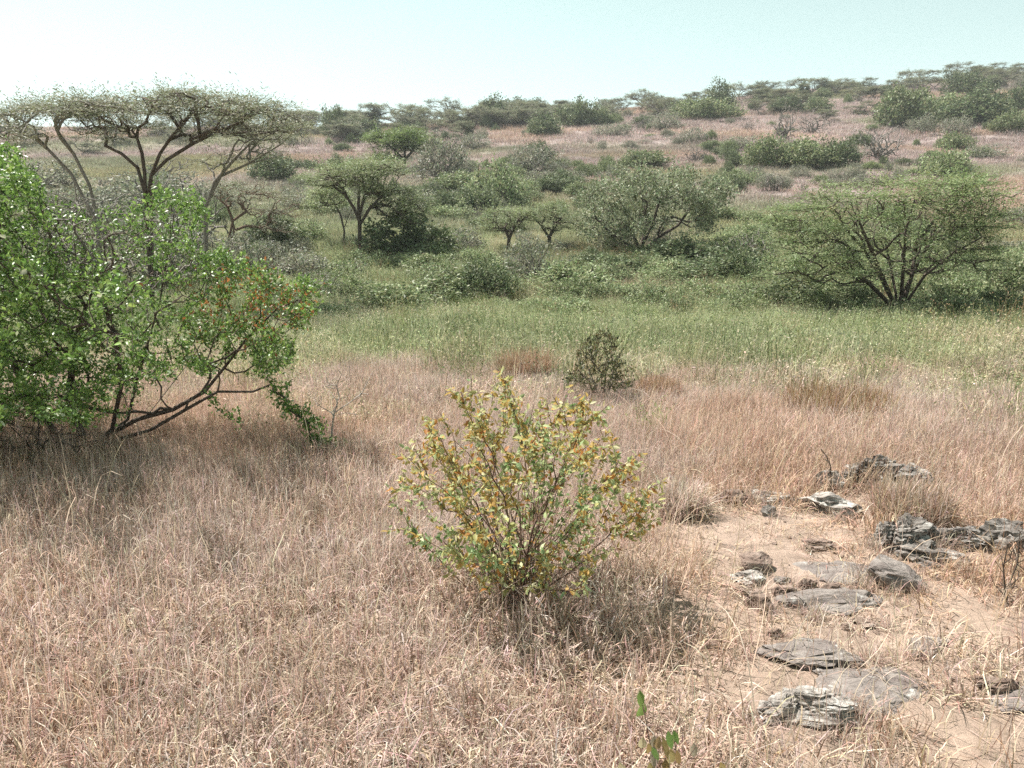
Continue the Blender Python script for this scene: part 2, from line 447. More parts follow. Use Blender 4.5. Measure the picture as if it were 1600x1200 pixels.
def scatter(name, srcs, P, rot, scl, idx, tint, label, cat):
    col = bpy.data.collections.new(name + '_sources')
    for o in srcs: col.objects.link(o)
    order = sorted(range(len(srcs)), key=lambda k: srcs[k].name)
    inv = np.zeros(len(srcs), int); inv[order] = np.arange(len(srcs))
    me = bpy.data.meshes.new(name)
    me.vertices.add(len(P)); me.vertices.foreach_set('co', np.asarray(P, np.float32).ravel())
    for nm, ty, dat, key in (('rot', 'FLOAT_VECTOR', rot, 'vector'), ('scl', 'FLOAT_VECTOR', scl, 'vector')):
        a = me.attributes.new(nm, ty, 'POINT'); a.data.foreach_set(key, np.asarray(dat, np.float32).ravel())
    a = me.attributes.new('idx', 'INT', 'POINT'); a.data.foreach_set('value', inv[idx].astype(np.int32))
    a = me.attributes.new('tint', 'FLOAT_COLOR', 'POINT'); t4 = np.ones((len(P), 4), np.float32); t4[:, :3] = tint
    a.data.foreach_set('color', t4.ravel())
    o = link(name, me, kind='stuff'); tag(o, label, cat)
    ng = bpy.data.node_groups.new(name, 'GeometryNodeTree')
    ng.interface.new_socket('Geometry', in_out='INPUT', socket_type='NodeSocketGeometry')
    ng.interface.new_socket('Geometry', in_out='OUTPUT', socket_type='NodeSocketGeometry')
    n = ng.nodes; l = ng.links
    gi = n.new('NodeGroupInput'); go = n.new('NodeGroupOutput'); ip = n.new('GeometryNodeInstanceOnPoints')
    ci = n.new('GeometryNodeCollectionInfo'); ci.inputs['Collection'].default_value = col
    ci.inputs['Separate Children'].default_value = True; ci.inputs['Reset Children'].default_value = True
    def na(nm, ty):
        q = n.new('GeometryNodeInputNamedAttribute'); q.data_type = ty; q.inputs['Name'].default_value = nm; return q.outputs['Attribute']
    er = n.new('FunctionNodeEulerToRotation')
    l.new(gi.outputs[0], ip.inputs['Points']); l.new(ci.outputs[0], ip.inputs['Instance'])
    ip.inputs['Pick Instance'].default_value = True
    l.new(na('idx', 'INT'), ip.inputs['Instance Index']); l.new(na('rot', 'FLOAT_VECTOR'), er.inputs[0])
    l.new(er.outputs[0], ip.inputs['Rotation']); l.new(na('scl', 'FLOAT_VECTOR'), ip.inputs['Scale'])
    l.new(ip.outputs[0], go.inputs[0])
    md = o.modifiers.new('scatter', 'NODES'); md.node_group = ng
    return o
def wedge(y0, y1, dens, g, side=.72, pad=1.4):
    """uniform random points in the wedge the camera looks over, plus a margin"""
    area = (side * (y1 ** 2 - y0 ** 2)) + 2 * pad * (y1 - y0)
    n = int(area * dens)
    y = np.sqrt(g.random(n * 2) * (y1 ** 2 - y0 ** 2) + y0 ** 2)
    x = (g.random(n * 2) * 2 - 1) * (side * y1 + pad)
    k = np.abs(x) < side * y + pad
    x, y = x[k][:n], y[k][:n]
    return x, y
def jgrid(y0, y1, st, g, side=.72, pad=1.4):
    gy = np.arange(y0, y1, st); gx = np.arange(-side * y1 - pad, side * y1 + pad, st)
    X, Y = np.meshgrid(gx, gy); x = (X + g.uniform(-.3, .3, X.shape) * st).ravel(); y = (Y + g.uniform(-.3, .3, X.shape) * st).ravel()
    k = np.abs(x) < side * y + pad
    return x[k], y[k]
def emit(name, srcs, x, y, smin, smax, tint, label, cat, g, weights=None, tilt=.12, zs=1.0):
    n = len(x); z = H(x, y)
    rot = np.stack([g.normal(size=n) * tilt, g.normal(size=n) * tilt, g.random(n) * 6.283], -1)
    s = g.uniform(smin, smax, n); scl = np.stack([s, s, s * g.uniform(.75, 1.2, n) * zs], -1)
    w = None if weights is None else np.array(weights) / np.sum(weights)
    idx = g.choice(len(srcs), n, p=w)
    scatter(name, srcs, np.stack([x, y, z], -1), rot, scl, idx, tint, label, cat)

DRY = [(.64, .515, .43), (.57, .45, .375), (.78, .66, .56), (.44, .33, .265), (.63, .52, .45), (.30, .21, .16)]
MAUVE = [(.62, .51, .45), (.55, .445, .39), (.73, .62, .55), (.42, .335, .29)]
GRN = [(.37, .42, .235), (.45, .49, .285), (.28, .335, .17), (.52, .54, .345), (.17, .215, .10), (.57, .555, .39)]

def near_grass():
    g = np.random.default_rng(21)
    # metre-wide patches of tangled blades for the closed sward, small clumps for its edges
    def patch(nm, seed, k):
        return blade_clump('%s%d' % (nm, k), 1500, .62, .08, .28, .8, 1.0, .0070, DRY + MAUVE[:2], seed=seed + k, seg=4, kink=.28)
    def tall(nm, seed, k):
        return blade_clump('%s%d' % (nm, k), 1500, .62, .12, .31, .32, .6, .0050, MAUVE + DRY[:2], seed=seed + k, seg=4, kink=.14)
    src = [patch('near_a', 30, k) for k in range(5)] + [tall('near_b', 40, k) for k in range(4)]
    def colour(x, y):
        n = len(x)
        pn = fbm(x * .8 + 3, y * .8, 3); pn2 = fbm(x * .35 + 40, y * .35 + 8, 3)
        t = np.ones((n, 3)) * (.92 + .26 * pn)[:, None]
        red = sstep(.5, .68, pn2)[:, None]
        t = t * (1 - red) + t * np.array([.98, .91, .85]) * red
        return t * (1 + .05 * g.normal(size=(n, 1)))
    x, y = jgrid(1.2, 13.8, .56, g)
    bb = np.maximum.reduce([bare(x + dx, y + dy) for dx in (-.45, 0, .45) for dy in (-.45, 0, .45)])
    k = (bb < .06) & (g.random(len(x)) > green(x, y) * .95); x, y = x[k], y[k]; n = len(x)
    far = sstep(4.5, 8.5, y); p = g.random(n)
    idx = np.where(p < .74 - .4 * far, g.integers(0, 5, n), g.integers(5, 9, n))
    rot = np.stack([g.normal(size=n) * .05, g.normal(size=n) * .05, g.random(n) * 6.283], -1)
    s = g.uniform(.9, 1.15, n); scl = np.stack([s, s, s * g.uniform(.85, 1.15, n) * (.75 + .5 * fbm(x * .5, y * .5 + 60, 2))], -1)
    scatter('dry_grass', src, np.stack([x, y, H(x, y)], -1), rot, scl, idx, colour(x, y), 'tangled pinkish straw-coloured dry grass covering the foreground', 'dry grass')
    small = [blade_clump('edge_a%d' % k, 85, .20, .08, .28, .8, 1.0, .0066, DRY + MAUVE[:2], seed=55 + k, seg=4, kink=.28) for k in range(5)]
    small += [blade_clump('edge_b%d' % k, 60, .18, .16, .36, .3, .5, .0042, DRY + MAUVE[:2], seed=65 + k, seg=4, kink=.14) for k in range(3)]
    x, y = wedge(1.4, 13.5, 42, g)
    bb = np.maximum.reduce([bare(x + dx, y + dy) for dx in (-.6, 0, .6) for dy in (-.6, 0, .6)])
    b = bare(x, y); k = (bb > .03) & (g.random(len(x)) > b * 1.02) & (green(x, y) < .3)
    x, y = x[k], y[k]; n = len(x); short = 1 - .62 * sstep(.05, .55, bare(x, y))
    s = g.uniform(.75, 1.2, n); scl = np.stack([s, s, s * short * g.uniform(.8, 1.15, n)], -1)
    rot = np.stack([g.normal(size=n) * .14, g.normal(size=n) * .14, g.random(n) * 6.283], -1)
    scatter('sparse_dry_grass', small, np.stack([x, y, H(x, y)], -1), rot, scl, g.integers(0, 8, n), colour(x, y) * [1.04, 1.02, .98], 'thinner straw-coloured dry grass growing round the rocks and bare soil', 'dry grass')
    # taller pale stalks standing out of the sward
    st = [blade_clump('stalk_%d' % k, 7, .18, .35, .72, .32, .5, .0056, [(.74, .61, .47), (.66, .53, .41), (.60, .47, .36)], seed=50 + k, seg=6, kink=.07) for k in range(4)]
    st += [blade_clump('stalkd_%d' % k, 5, .18, .35, .6, .2, .15, .0036, [(.26, .19, .15), (.36, .27, .22)], seed=58 + k, seg=5, kink=.05) for k in range(2)]
    x, y = wedge(1.4, 12.5, 3.2, g); k = (green(x, y) < .4) & (g.random(len(x)) > bare(x, y) * .6); x, y = x[k], y[k]
    emit('straw_stalks', st, x, y, .75, 1.15, np.ones((len(x), 3)), 'tall pale straw stalks standing above the dry grass', 'straw stalks', g, weights=[3, 3, 3, 3, 1.6, 1.6])
    # short stubble and litter on the bare soil
    src2 = [blade_clump('stub_%d' % k, 60, .2, .03, .13, 1.15, .6, .0046, [(.66, .54, .42), (.58, .46, .36), (.72, .60, .46), (.45, .34, .26)], seed=70 + k, seg=3, kink=.3) for k in range(4)]
    x, y = wedge(1.4, 12, 40, g); b = bare(x, y); k = (b > .04) & (g.random(len(x)) < sstep(.22, .5, fbm(x * 1.5, y * 1.5 + 5, 3)) * np.where(b > .9, .62, 1))
    x, y = x[k], y[k]
    emit('grass_litter', src2, x, y, .7, 1.3, np.ones((len(x), 3)) * (1.0 + .08 * g.normal(size=(len(x), 1))), 'short pale grass stubble and litter on the bare rocky soil', 'grass litter', g)
near_grass()

def valley_grass():
    g = np.random.default_rng(22)
    src = [blade_clump('val_a%d' % k, 420, .8, .18, .50, .30, .4, .010, GRN, seed=80 + k, seg=3, kink=.15, leafy=700) for k in range(5)]
    src += [blade_clump('val_b%d' % k, 360, .8, .12, .40, .6, .6, .011, GRN[:4], seed=90 + k, seg=3, kink=.2, leafy=1100) for k in range(4)]
    x, y = jgrid(8, 62, .74, g, pad=3)
    gr = green(x, y); k = g.random(len(x)) < gr * np.where(y > 34, .6, 1)
    x, y = x[k], y[k]; n = len(x)
    pn = fbm(x * .25 + 11, y * .25, 4)
    dry = np.clip(1 - sstep(8.5, 14.5, y) + .6 * sstep(.52, .7, fbm(x * .2, y * .2 + 77, 3)), 0, 1)[:, None]
    tint = (np.ones((n, 3)) * (.8 + .45 * pn)[:, None]) * (1 + .1 * g.normal(size=(n, 1)))
    tint = tint * (1 - dry) + tint * np.array([1.5, 1.2, 1.5]) * dry
    rot = np.stack([g.normal(size=n) * .1, g.normal(size=n) * .1, g.random(n) * 6.283], -1)
    s = g.uniform(.7, 1.25, n); hz = .25 + 1.6 * fbm(x * .55 + 4, y * .55, 3) ** 1.4 * 1.2
    scatter('green_herbs', src, np.stack([x, y, H(x, y)], -1), rot, np.stack([s, s, s * hz * (1 - .35 * dry[:, 0])], -1), g.integers(0, len(src), n), tint, 'soft grey-green grass and herbs filling the valley floor', 'green grass')
    # taller weeds in drifts
    wd = [blade_clump('weed_%d' % k, 40, .25, .3, .75, .3, .3, .009, [[(.20, .25, .10), (.27, .32, .14)], [(.40, .40, .22), (.46, .43, .27)], [(.14, .185, .08), (.2, .24, .11)], [(.42, .31, .2), (.36, .25, .15)]][k], seed=97 + k, seg=3, kink=.18, leafy=160) for k in range(4)]
    x, y = wedge(7.5, 45, 2.2, g, pad=3); gr = green(x, y)
    k = (g.random(len(x)) < sstep(.02, .5, gr) * .9) & (fbm(x * .4 + 90, y * .4, 3) > .47); x, y = x[k], y[k]
    emit('tall_weeds', wd, x, y, .7, 1.25, np.ones((len(x), 3)) * (1 + .12 * g.normal(size=(len(x), 1))), 'taller weeds standing in drifts above the valley grass', 'weeds', g, weights=[3, 2, 3, 1.2])
    return
    emit('green_herbs', src, x, y, .75, 1.3, tint, 'soft grey-green grass and herbs filling the valley floor', 'green grass', g)
valley_grass()

def hill_grass():
    g = np.random.default_rng(23)
    src = [blade_clump('hil_a%d' % k, 200, 1.1, .15, .5, .4, .4, .03, MAUVE, seed=110 + k, seg=2, kink=.2) for k in range(4)]
    xs, ys = [], []
    for y0, y1, d in ((38, 70, 1.1), (70, 130, .85), (130, 330, .42)):
        x, y = wedge(y0, y1, d, g, pad=8); xs.append(x); ys.append(y)
    x = np.concatenate(xs); y = np.concatenate(ys)
    k = g.random(len(x)) > green(x, y) * .8
    x, y = x[k], y[k]; n = len(x)
    hg = (np.minimum(hillgreen(x, y), 1.1) * .8)[:, None]
    pn = fbm(x * .06, y * .06 + 4, 4)[:, None]; yl = sstep(.5, .66, fbm(x * .05 + 70, y * .05, 3))[:, None]
    tint = np.array([.90, .90, .97]) * (.72 + .5 * pn) * (1 + .1 * g.normal(size=(n, 1)))
    tint = tint * (1 - .6 * yl) + tint * np.array([1.12, 1.0, .78]) * .6 * yl
    tint = tint * (1 - hg) + tint * np.array([.60, .80, .52]) * hg
    s = g.uniform(.8, 1.5, n) * np.where(y > 130, 1.5, 1)
    rot = np.stack([g.normal(size=n) * .1, g.normal(size=n) * .1, g.random(n) * 6.283], -1)
    scatter('hillside_grass', src, np.stack([x, y, H(x, y)], -1), rot, np.stack([s, s, s * .8], -1), g.integers(0, 4, n), tint, 'mauve-brown dry grass clothing the far hillside', 'dry grass')
hill_grass()

# ------------------------------------------------------------------ rocks
M_ROCKG = rock_mat('grey_schist', (.08, .065, .058), (.22, .195, .175), (.42, .385, .345), .4)
M_ROCKP = rock_mat('pale_lichen_stone', (.12, .095, .085), (.33, .295, .265), (.58, .54, .49), .8)
M_ROCKB = rock_mat('brown_stone', (.11, .075, .06), (.26, .19, .155), (.42, .33, .28), .15)
M_ROCKD = rock_mat('dark_layered_schist', (.06, .05, .045), (.20, .18, .165), (.48, .445, .41), .3)
M_SLAB = rock_mat('grey_slab', (.15, .12, .11), (.25, .215, .195), (.34, .30, .27), .05)
import bmesh
def rock(name, label, u, v, wpx, hpx, mat, dfac=.8, seed=0, planes=9, rough=.14, strata=0., rz=0, sink=.5, tilt=(0, 0), sub=4, vcat='rock', group=None, extra=None, root=None):
    if extra:
        p0 = gpt(u, v); t = thing(name, label, 'rock outcrop', p0)
        for q, (u_, v_, w_, h_) in enumerate([(u, v, wpx, hpx)] + extra):
            rock('stone', None, u_, v_, w_, h_, mat, dfac, seed * 13 + q, planes, rough, strata, rz + q, sink, tilt, sub, root=t)
        return t
    g = np.random.default_rng(1000 + seed)
    p = gpt(u, v); d = depth(p)
    W = wpx * d / FPX; Hh = hpx * d / FPX * .88
    bm = bmesh.new(); bmesh.ops.create_icosphere(bm, subdivisions=sub, radius=1.0)
    Q = np.array([q.co for q in bm.verts])
    Q = np.sign(Q) * np.abs(Q) ** .75
    for k in range(planes):
        nn = nrm(g.normal(size=3)); dd = g.uniform(.55, .9)
        e = np.maximum(Q @ nn - dd, 0); Q = Q - e[:, None] * nn
    def n3(Pq, s): return fbm(Pq[:, 0] * s + 3.7 + seed, Pq[:, 1] * s + Pq[:, 2] * s * 1.7, 4) + fbm(Pq[:, 2] * s * 1.3 + 8 + seed, Pq[:, 0] * s * .6 - Pq[:, 1] * s, 3) - 1
    Q = Q * (1 + rough * 2.6 * n3(Q, 1.5) + rough * 1.3 * n3(Q, 4.5) - rough * 1.6 * sstep(.12, .0, np.abs(n3(Q + 5, 2.2))))[:, None]
    if strata:
        ax_ = nrm(np.array([.25 + .2 * g.normal(), .1, 1.])); h = Q @ ax_ * 5 + 1.4 * fbm(Q[:, 0] * 1.5, Q[:, 1] * 1.5, 2)
        st = (h - np.floor(h)); rad = nrm(Q - np.outer(Q @ ax_, ax_))
        Q = Q + rad * (strata * (sstep(.0, .35, st) - sstep(.6, 1., st) - .5))[:, None]
    if name == 'flat_rock':
        an = np.arctan2(Q[:, 1], Q[:, 0]); Q[:, :2] *= (1 + .9 * (fbm(np.cos(an) * 1.6 + seed, np.sin(an) * 1.6 + seed * 2, 3) - .5))[:, None]
        Q[:, 2] += .5 * (fbm(Q[:, 0] * 2.2 + seed, Q[:, 1] * 2.2, 4) - .5)
    Q = Q - (Q.max(0) + Q.min(0)) / 2
    Q = Q / (Q.max(0) - Q.min(0))
    body = Hh * (1 + sink)
    Q = Q * np.array([W, W * dfac, body])
    me = bpy.data.meshes.new(name)
    for q, w_ in zip(bm.verts, Q): q.co = w_
    bm.to_mesh(me); bm.free()
    me.materials.append(mat)
    o = link(name, me)
    o.rotation_euler = (tilt[0], tilt[1], rz)
    y = p[1] + W * dfac * .35; x = p[0] * y / max(p[1], .1)
    o.location = (x, y, float(H(x, y)) + body / 2 - Hh * sink)
    if root: o.parent = root; o.location = Vector(o.location) - root.location
    else: tag(o, label, vcat, group)
    FOOT.append((x, y, W / 2, W * dfac / 2, Hh))
    return o
FOOT = []
ROCKS = [
 ('rock_outcrop', 'dark layered rock mound behind the rusty grass, beside the dead stick', 1384, 766, 150, 40, M_ROCKD, dict(strata=.14, dfac=.6, seed=1, rough=.24, planes=5, sub=5, extra=[(1335, 762, 80, 40), (1425, 764, 90, 34), (1372, 758, 70, 52), (1448, 768, 50, 22)])),
 ('rock', 'small pale stone at the foot of the dead stick', 1287, 768, 56, 34, M_ROCKP, dict(seed=2, strata=.1)),
 ('rock', 'white streaked flat rock in front of the dark layered mound', 1296, 806, 100, 34, M_ROCKP, dict(seed=3, strata=.05, dfac=.9, tilt=(.1, 0), rough=.2)),
 ('rock', 'thin pale slab reaching out between the brown stone and the white streaked rock', 1212, 788, 82, 12, M_ROCKP, dict(seed=4)),
 ('rock', 'small brown stone at the far end of the bare soil beside the thin pale slab', 1143, 790, 48, 20, M_ROCKB, dict(seed=5)),
 ('rock', 'tiny upright stone standing on the bare soil below the thin pale slab', 1200, 808, 26, 17, M_ROCKG, dict(seed=6)),
 ('rock_outcrop', 'large grey blocky outcrop with cracked lichen faces above the sloping block', 1408, 866, 86, 40, M_ROCKG, dict(strata=.1, seed=7, planes=9, rz=.3, rough=.15, sub=5, extra=[(1385, 860, 50, 46), (1425, 856, 60, 48), (1440, 872, 50, 26)])),
 ('rock_outcrop', 'long low dark-edged ledge joining the grey blocky outcrop to the mottled lichen outcrop', 1492, 860, 116, 34, M_ROCKD, dict(strata=.12, seed=8, dfac=.6, rough=.24, sub=5, extra=[(1462, 856, 60, 36), (1520, 862, 70, 34)])),
 ('rock', 'mottled grey lichen outcrop behind the bare sapling', 1566, 866, 92, 50, M_ROCKG, dict(seed=9, strata=.08, rough=.16, extra=[(1590, 868, 70, 44), (1540, 866, 50, 34)])),
 ('rock', 'broken grey rock heap lying below the grey blocky outcrop', 1450, 886, 110, 26, M_ROCKG, dict(seed=10, rough=.16)),
 ('rock', 'flat dark brown stone alone on the bare soil', 1277, 862, 48, 15, M_ROCKB, dict(seed=11, dfac=.7)),
 ('rock', 'dark-fronted square block on the bare soil, its top pale', 1182, 898, 56, 30, M_ROCKB, dict(seed=12, planes=12, rough=.06)),
 ('rock', 'crumbling pale stone just below the dark-fronted square block', 1168, 917, 56, 16, M_ROCKP, dict(seed=13)),
 ('rock', 'low brown lump beside the cube-like brown block', 1166, 934, 38, 14, M_ROCKB, dict(seed=14)),
 ('rock', 'cube-like brown block at the corner of the grey slab', 1187, 960, 52, 36, M_ROCKB, dict(seed=15, planes=13, rough=.06)),
 ('rock', 'dark angular stone leaning against the cube-like brown block', 1224, 936, 42, 20, M_ROCKB, dict(seed=16)),
 ('rock', 'small thin flat stone lying behind the dark angular stone', 1222, 915, 30, 9, M_ROCKG, dict(seed=17)),
 ('rock', 'knobbly rust-brown pebble cluster stone on the slab edge', 1262, 925, 30, 20, M_ROCKB, dict(seed=18, rough=.2)),
 ('rock', 'pale-topped wedge stone with a black hollow on the slab edge', 1297, 936, 48, 20, M_ROCKB, dict(seed=19)),
 ('rock', 'smooth blue-grey oval stone on the slab edge', 1326, 942, 36, 15, M_SLAB, dict(seed=20, planes=4, rough=.05)),
 ('rock', 'large sloping grey block with a sharp dark end', 1396, 922, 104, 40, M_SLAB, dict(seed=21, planes=10, rough=.06, tilt=(.1, .12))),
 ('flat_rock', 'wide smooth grey slab stretching in front of the row of small stones', 1300, 962, 186, 20, M_SLAB, dict(seed=22, dfac=.45, planes=5, rough=.06, sink=1.2)),
 ('flat_rock', 'pinkish flat slab flush with the soil behind the row of small stones', 1318, 912, 150, 9, M_SLAB, dict(seed=23, dfac=.6, planes=5, rough=.05, sink=1.5)),
 ('flat_rock', 'ridged grey slab with a dark broken front lip', 1262, 1044, 170, 26, M_SLAB, dict(seed=24, dfac=.6, strata=.06, rough=.08, sink=.7)),
 ('flat_rock', 'broad flat bluish slab half sunk in straw behind the white-topped boulder', 1372, 1118, 210, 17, M_SLAB, dict(seed=25, dfac=.75, planes=5, rough=.05, sink=1.4)),
 ('flat_rock', 'small flat slab showing through pale straw past the broad bluish slab', 1448, 1026, 92, 8, M_SLAB, dict(seed=26, dfac=.7, rough=.06, sink=1.5)),
 ('rock', 'dark-edged brown stone on the flat slab past the broad bluish slab', 1560, 1088, 76, 26, M_ROCKB, dict(seed=27, dfac=.6)),
 ('flat_rock', 'flat grey slab carrying the dark-edged brown stone', 1600, 1112, 130, 12, M_SLAB, dict(seed=28, dfac=.6, rough=.06, sink=1.2)),
 ('rock', 'white-topped lichen boulder with a dark hollow under its front', 1268, 1134, 130, 40, M_ROCKP, dict(seed=29, dfac=.8, planes=7, rough=.13, tilt=(-.16, .05), sub=5, extra=[(1226, 1120, 70, 34), (1310, 1130, 46, 26)])),
 ('rock', 'pale lichen stone in the grass beside the white-topped boulder', 1212, 1130, 62, 30, M_ROCKP, dict(seed=31)),
 ('rock', 'dark chip of rock on the straw below the wide smooth slab', 1352, 982, 42, 8, M_ROCKB, dict(seed=32)),
 ('rock', 'small brown stone behind the ridged grey slab', 1212, 1000, 26, 14, M_ROCKB, dict(seed=33)),
 ('rock', 'small brown pebble on pale straw below the wide smooth slab', 1322, 986, 20, 10, M_ROCKB, dict(seed=34)),
]
for nm, lab, u, v, w, h, m, kw in ROCKS:
    rock(nm, lab, u, v, w, h, m, **kw)
def pebbles():
    g = np.random.default_rng(5); base = None
    for k in range(190):
        u = g.uniform(1080, 1590); v = g.uniform(800, 1130)
        p = gpt(u, v)
        if bare(np.array([p[0]]), np.array([p[1]]))[0] < .35: continue
        s = g.uniform(.25, 1.2)
        if base is None:
            base = rock('pebble', 'small brown pebble strewn on the bare rocky soil', u, v, 13, 6, M_ROCKB, seed=60, sub=2, group='pebbles on the bare soil'); continue
        o = base.copy(); C.objects.link(o); o.location = p + [0, 0, .004]; o.rotation_euler = (0, 0, g.random() * 6); o.scale = (s, s * g.uniform(.7, 1.2), s)
pebbles()
def rock_grass():
    g = np.random.default_rng(88)
    src = [blade_clump('tuft_%d' % k, 70, .07, .06, .24, .5, .7, .0046, DRY + MAUVE[:2], seed=170 + k, seg=4, kink=.2) for k in range(5)]
    X, Y = [], []
    for x, y, rx, ry, h in FOOT[:46]:
        n = int(20 * rx) if rx > .12 else 1
        a = g.uniform(-math.pi * 1.08, math.pi * .08, n)
        k = g.uniform(1.0, 1.35, n)
        X.append(x + np.cos(a) * rx * k); Y.append(y + np.sin(a) * ry * k)
    x = np.concatenate(X); y = np.concatenate(Y)
    emit('rockside_grass', src, x, y, .45, .95, np.ones((len(x), 3)) * (1 + .1 * g.normal(size=(len(x), 1))), 'straw tufts growing along the edges of the rocks', 'dry grass', g, tilt=.2)
rock_grass()

# ------------------------------------------------------------------ plants
def poly_sample(poly, n, g):
    poly = np.array(poly, float); lo, hi = poly.min(0), poly.max(0); out = []
    x1, y1 = poly.T; x2, y2 = np.roll(poly, -1, 0).T
    while len(out) < n:
        q = lo + (hi - lo) * g.random((n * 2, 2))
        c = ((y1 > q[:, 1:]) != (y2 > q[:, 1:])) & (q[:, :1] < (x2 - x1) * (q[:, 1:] - y1) / (y2 - y1 + 1e-9) + x1)
        out += list(q[c.sum(1) % 2 == 1])
    return np.array(out[:n])
def build(root_p, P, par, r, mat, t, woodname='trunk'):
    V, F = tubes(P, par, r)
    return link(woodname, mkmesh(woodname, V, F, mat, smooth=True), t)
def twig_leaves(P, par, ids, k, g, spread, L, W, cols, w=None, up=.4, flat=.8, out=.8, detailed=False, fold=.2, jit=.16, droop=0.):
    """k leaves round each of the chosen twig nodes"""
    i = np.repeat(ids, k); n = len(i)
    f = g.random(n)[:, None]
    base = P[par[i]] * (1 - f) + P[i] * f + g.normal(size=(n, 3)) * spread
    d = nrm(P[i] - P[par[i]])
    D = nrm(d * out + rand_unit(n, g) * .9 + np.array([0, 0, up - droop]))
    N = rand_unit(n, g) * (1 - flat) + np.array([0, 0, flat])
    return leaves(base, D, N, L * g.uniform(.65, 1.25, n), W * g.uniform(.7, 1.25, n), palette(cols, n, g, jit, w), detailed, fold)
def sprays(P, par, ids, k, nl, g, length, L, W, cols, w=None, horiz=.8, jit=.16, upb=.12):
    """feathery acacia sprays: k twiglets at each node, nl leaf blades along each"""
    i = np.repeat(ids, k); n = len(i)
    f = g.random(n)[:, None]; st = P[par[i]] * (1 - f) + P[i] * f
    d = nrm(P[i] - P[par[i]]) * .7 + rand_unit(n, g) * np.array([1, 1, 1 - horiz]) + [0, 0, upb]
    d = nrm(d); ln = length * g.uniform(.5, 1.2, n)
    tw0 = st; tw1 = st + d * ln[:, None]
    q = np.tile(np.linspace(.15, 1, nl), n); j = np.repeat(np.arange(n), nl)
    base = tw0[j] + (tw1 - tw0)[j] * q[:, None] + g.normal(size=(n * nl, 3)) * length * .05
    side = nrm(np.cross(d, [0, 0, 1.]) + 1e-6)[j] * np.where(np.arange(n * nl) % 2, 1, -1)[:, None]
    D = d[j] * .6 + side * .8 + rand_unit(n * nl, g) * .35
    N = np.array([0, 0, 1.]) + rand_unit(n * nl, g) * .45
    c = palette(cols, n, g, jit, w)[j] * (1 + .1 * g.normal(size=(n * nl, 1)))
    return leaves(base, D, N, L * g.uniform(.7, 1.3, n * nl), W * g.uniform(.7, 1.3, n * nl), np.clip(c, .004, .9))
def merge(*parts):
    V, F, Cc, o = [], [], [], 0
    for v, f, c in parts:
        V.append(v); F += [q + o for q in f]; Cc.append(c); o += len(v)
    return np.concatenate(V), F, np.concatenate(Cc)
def crown(t, data, mat=None, name='crown'):
    V, F, c = data
    return link(name, mkmesh(name, V, F, mat or M_LEAF, col=c), t, kind='stuff')
def single_leaves(t, P, D, N, L, W, cols, ci, mat, g, shapes=3):
    """separate leaf objects under t, sharing a few meshes"""
    lib = {}
    for k in range(len(P)):
        key = (int(ci[k]), int(g.integers(shapes)))
        if key not in lib:
            c = palette([cols[key[0]]], 1, g, .05)
            v, f, cc = leaves(np.zeros((1, 3)), np.array([[0, 1., 0]]), np.array([[0, 0, 1.]]), 1.0, W / L * (.85 + .15 * key[1]), c, True, .12 + .1 * key[1], .1 + .14 * key[1])
            lib[key] = mkmesh('leaf', v, f, mat, col=cc)
        o = bpy.data.objects.new('leaf', lib[key]); C.objects.link(o); o.parent = t
        d = nrm(D[k]); s = nrm(np.cross(d, N[k])); nn = np.cross(s, d); sc = L * g.uniform(.75, 1.25)
        m = Matrix(((s[0] * sc, d[0] * sc, nn[0] * sc, P[k][0]), (s[1] * sc, d[1] * sc, nn[1] * sc, P[k][1]), (s[2] * sc, d[2] * sc, nn[2] * sc, P[k][2]), (0, 0, 0, 1)))
        o.matrix_local = m
def tipnodes(s, lim): return np.where(s <= lim)[0]

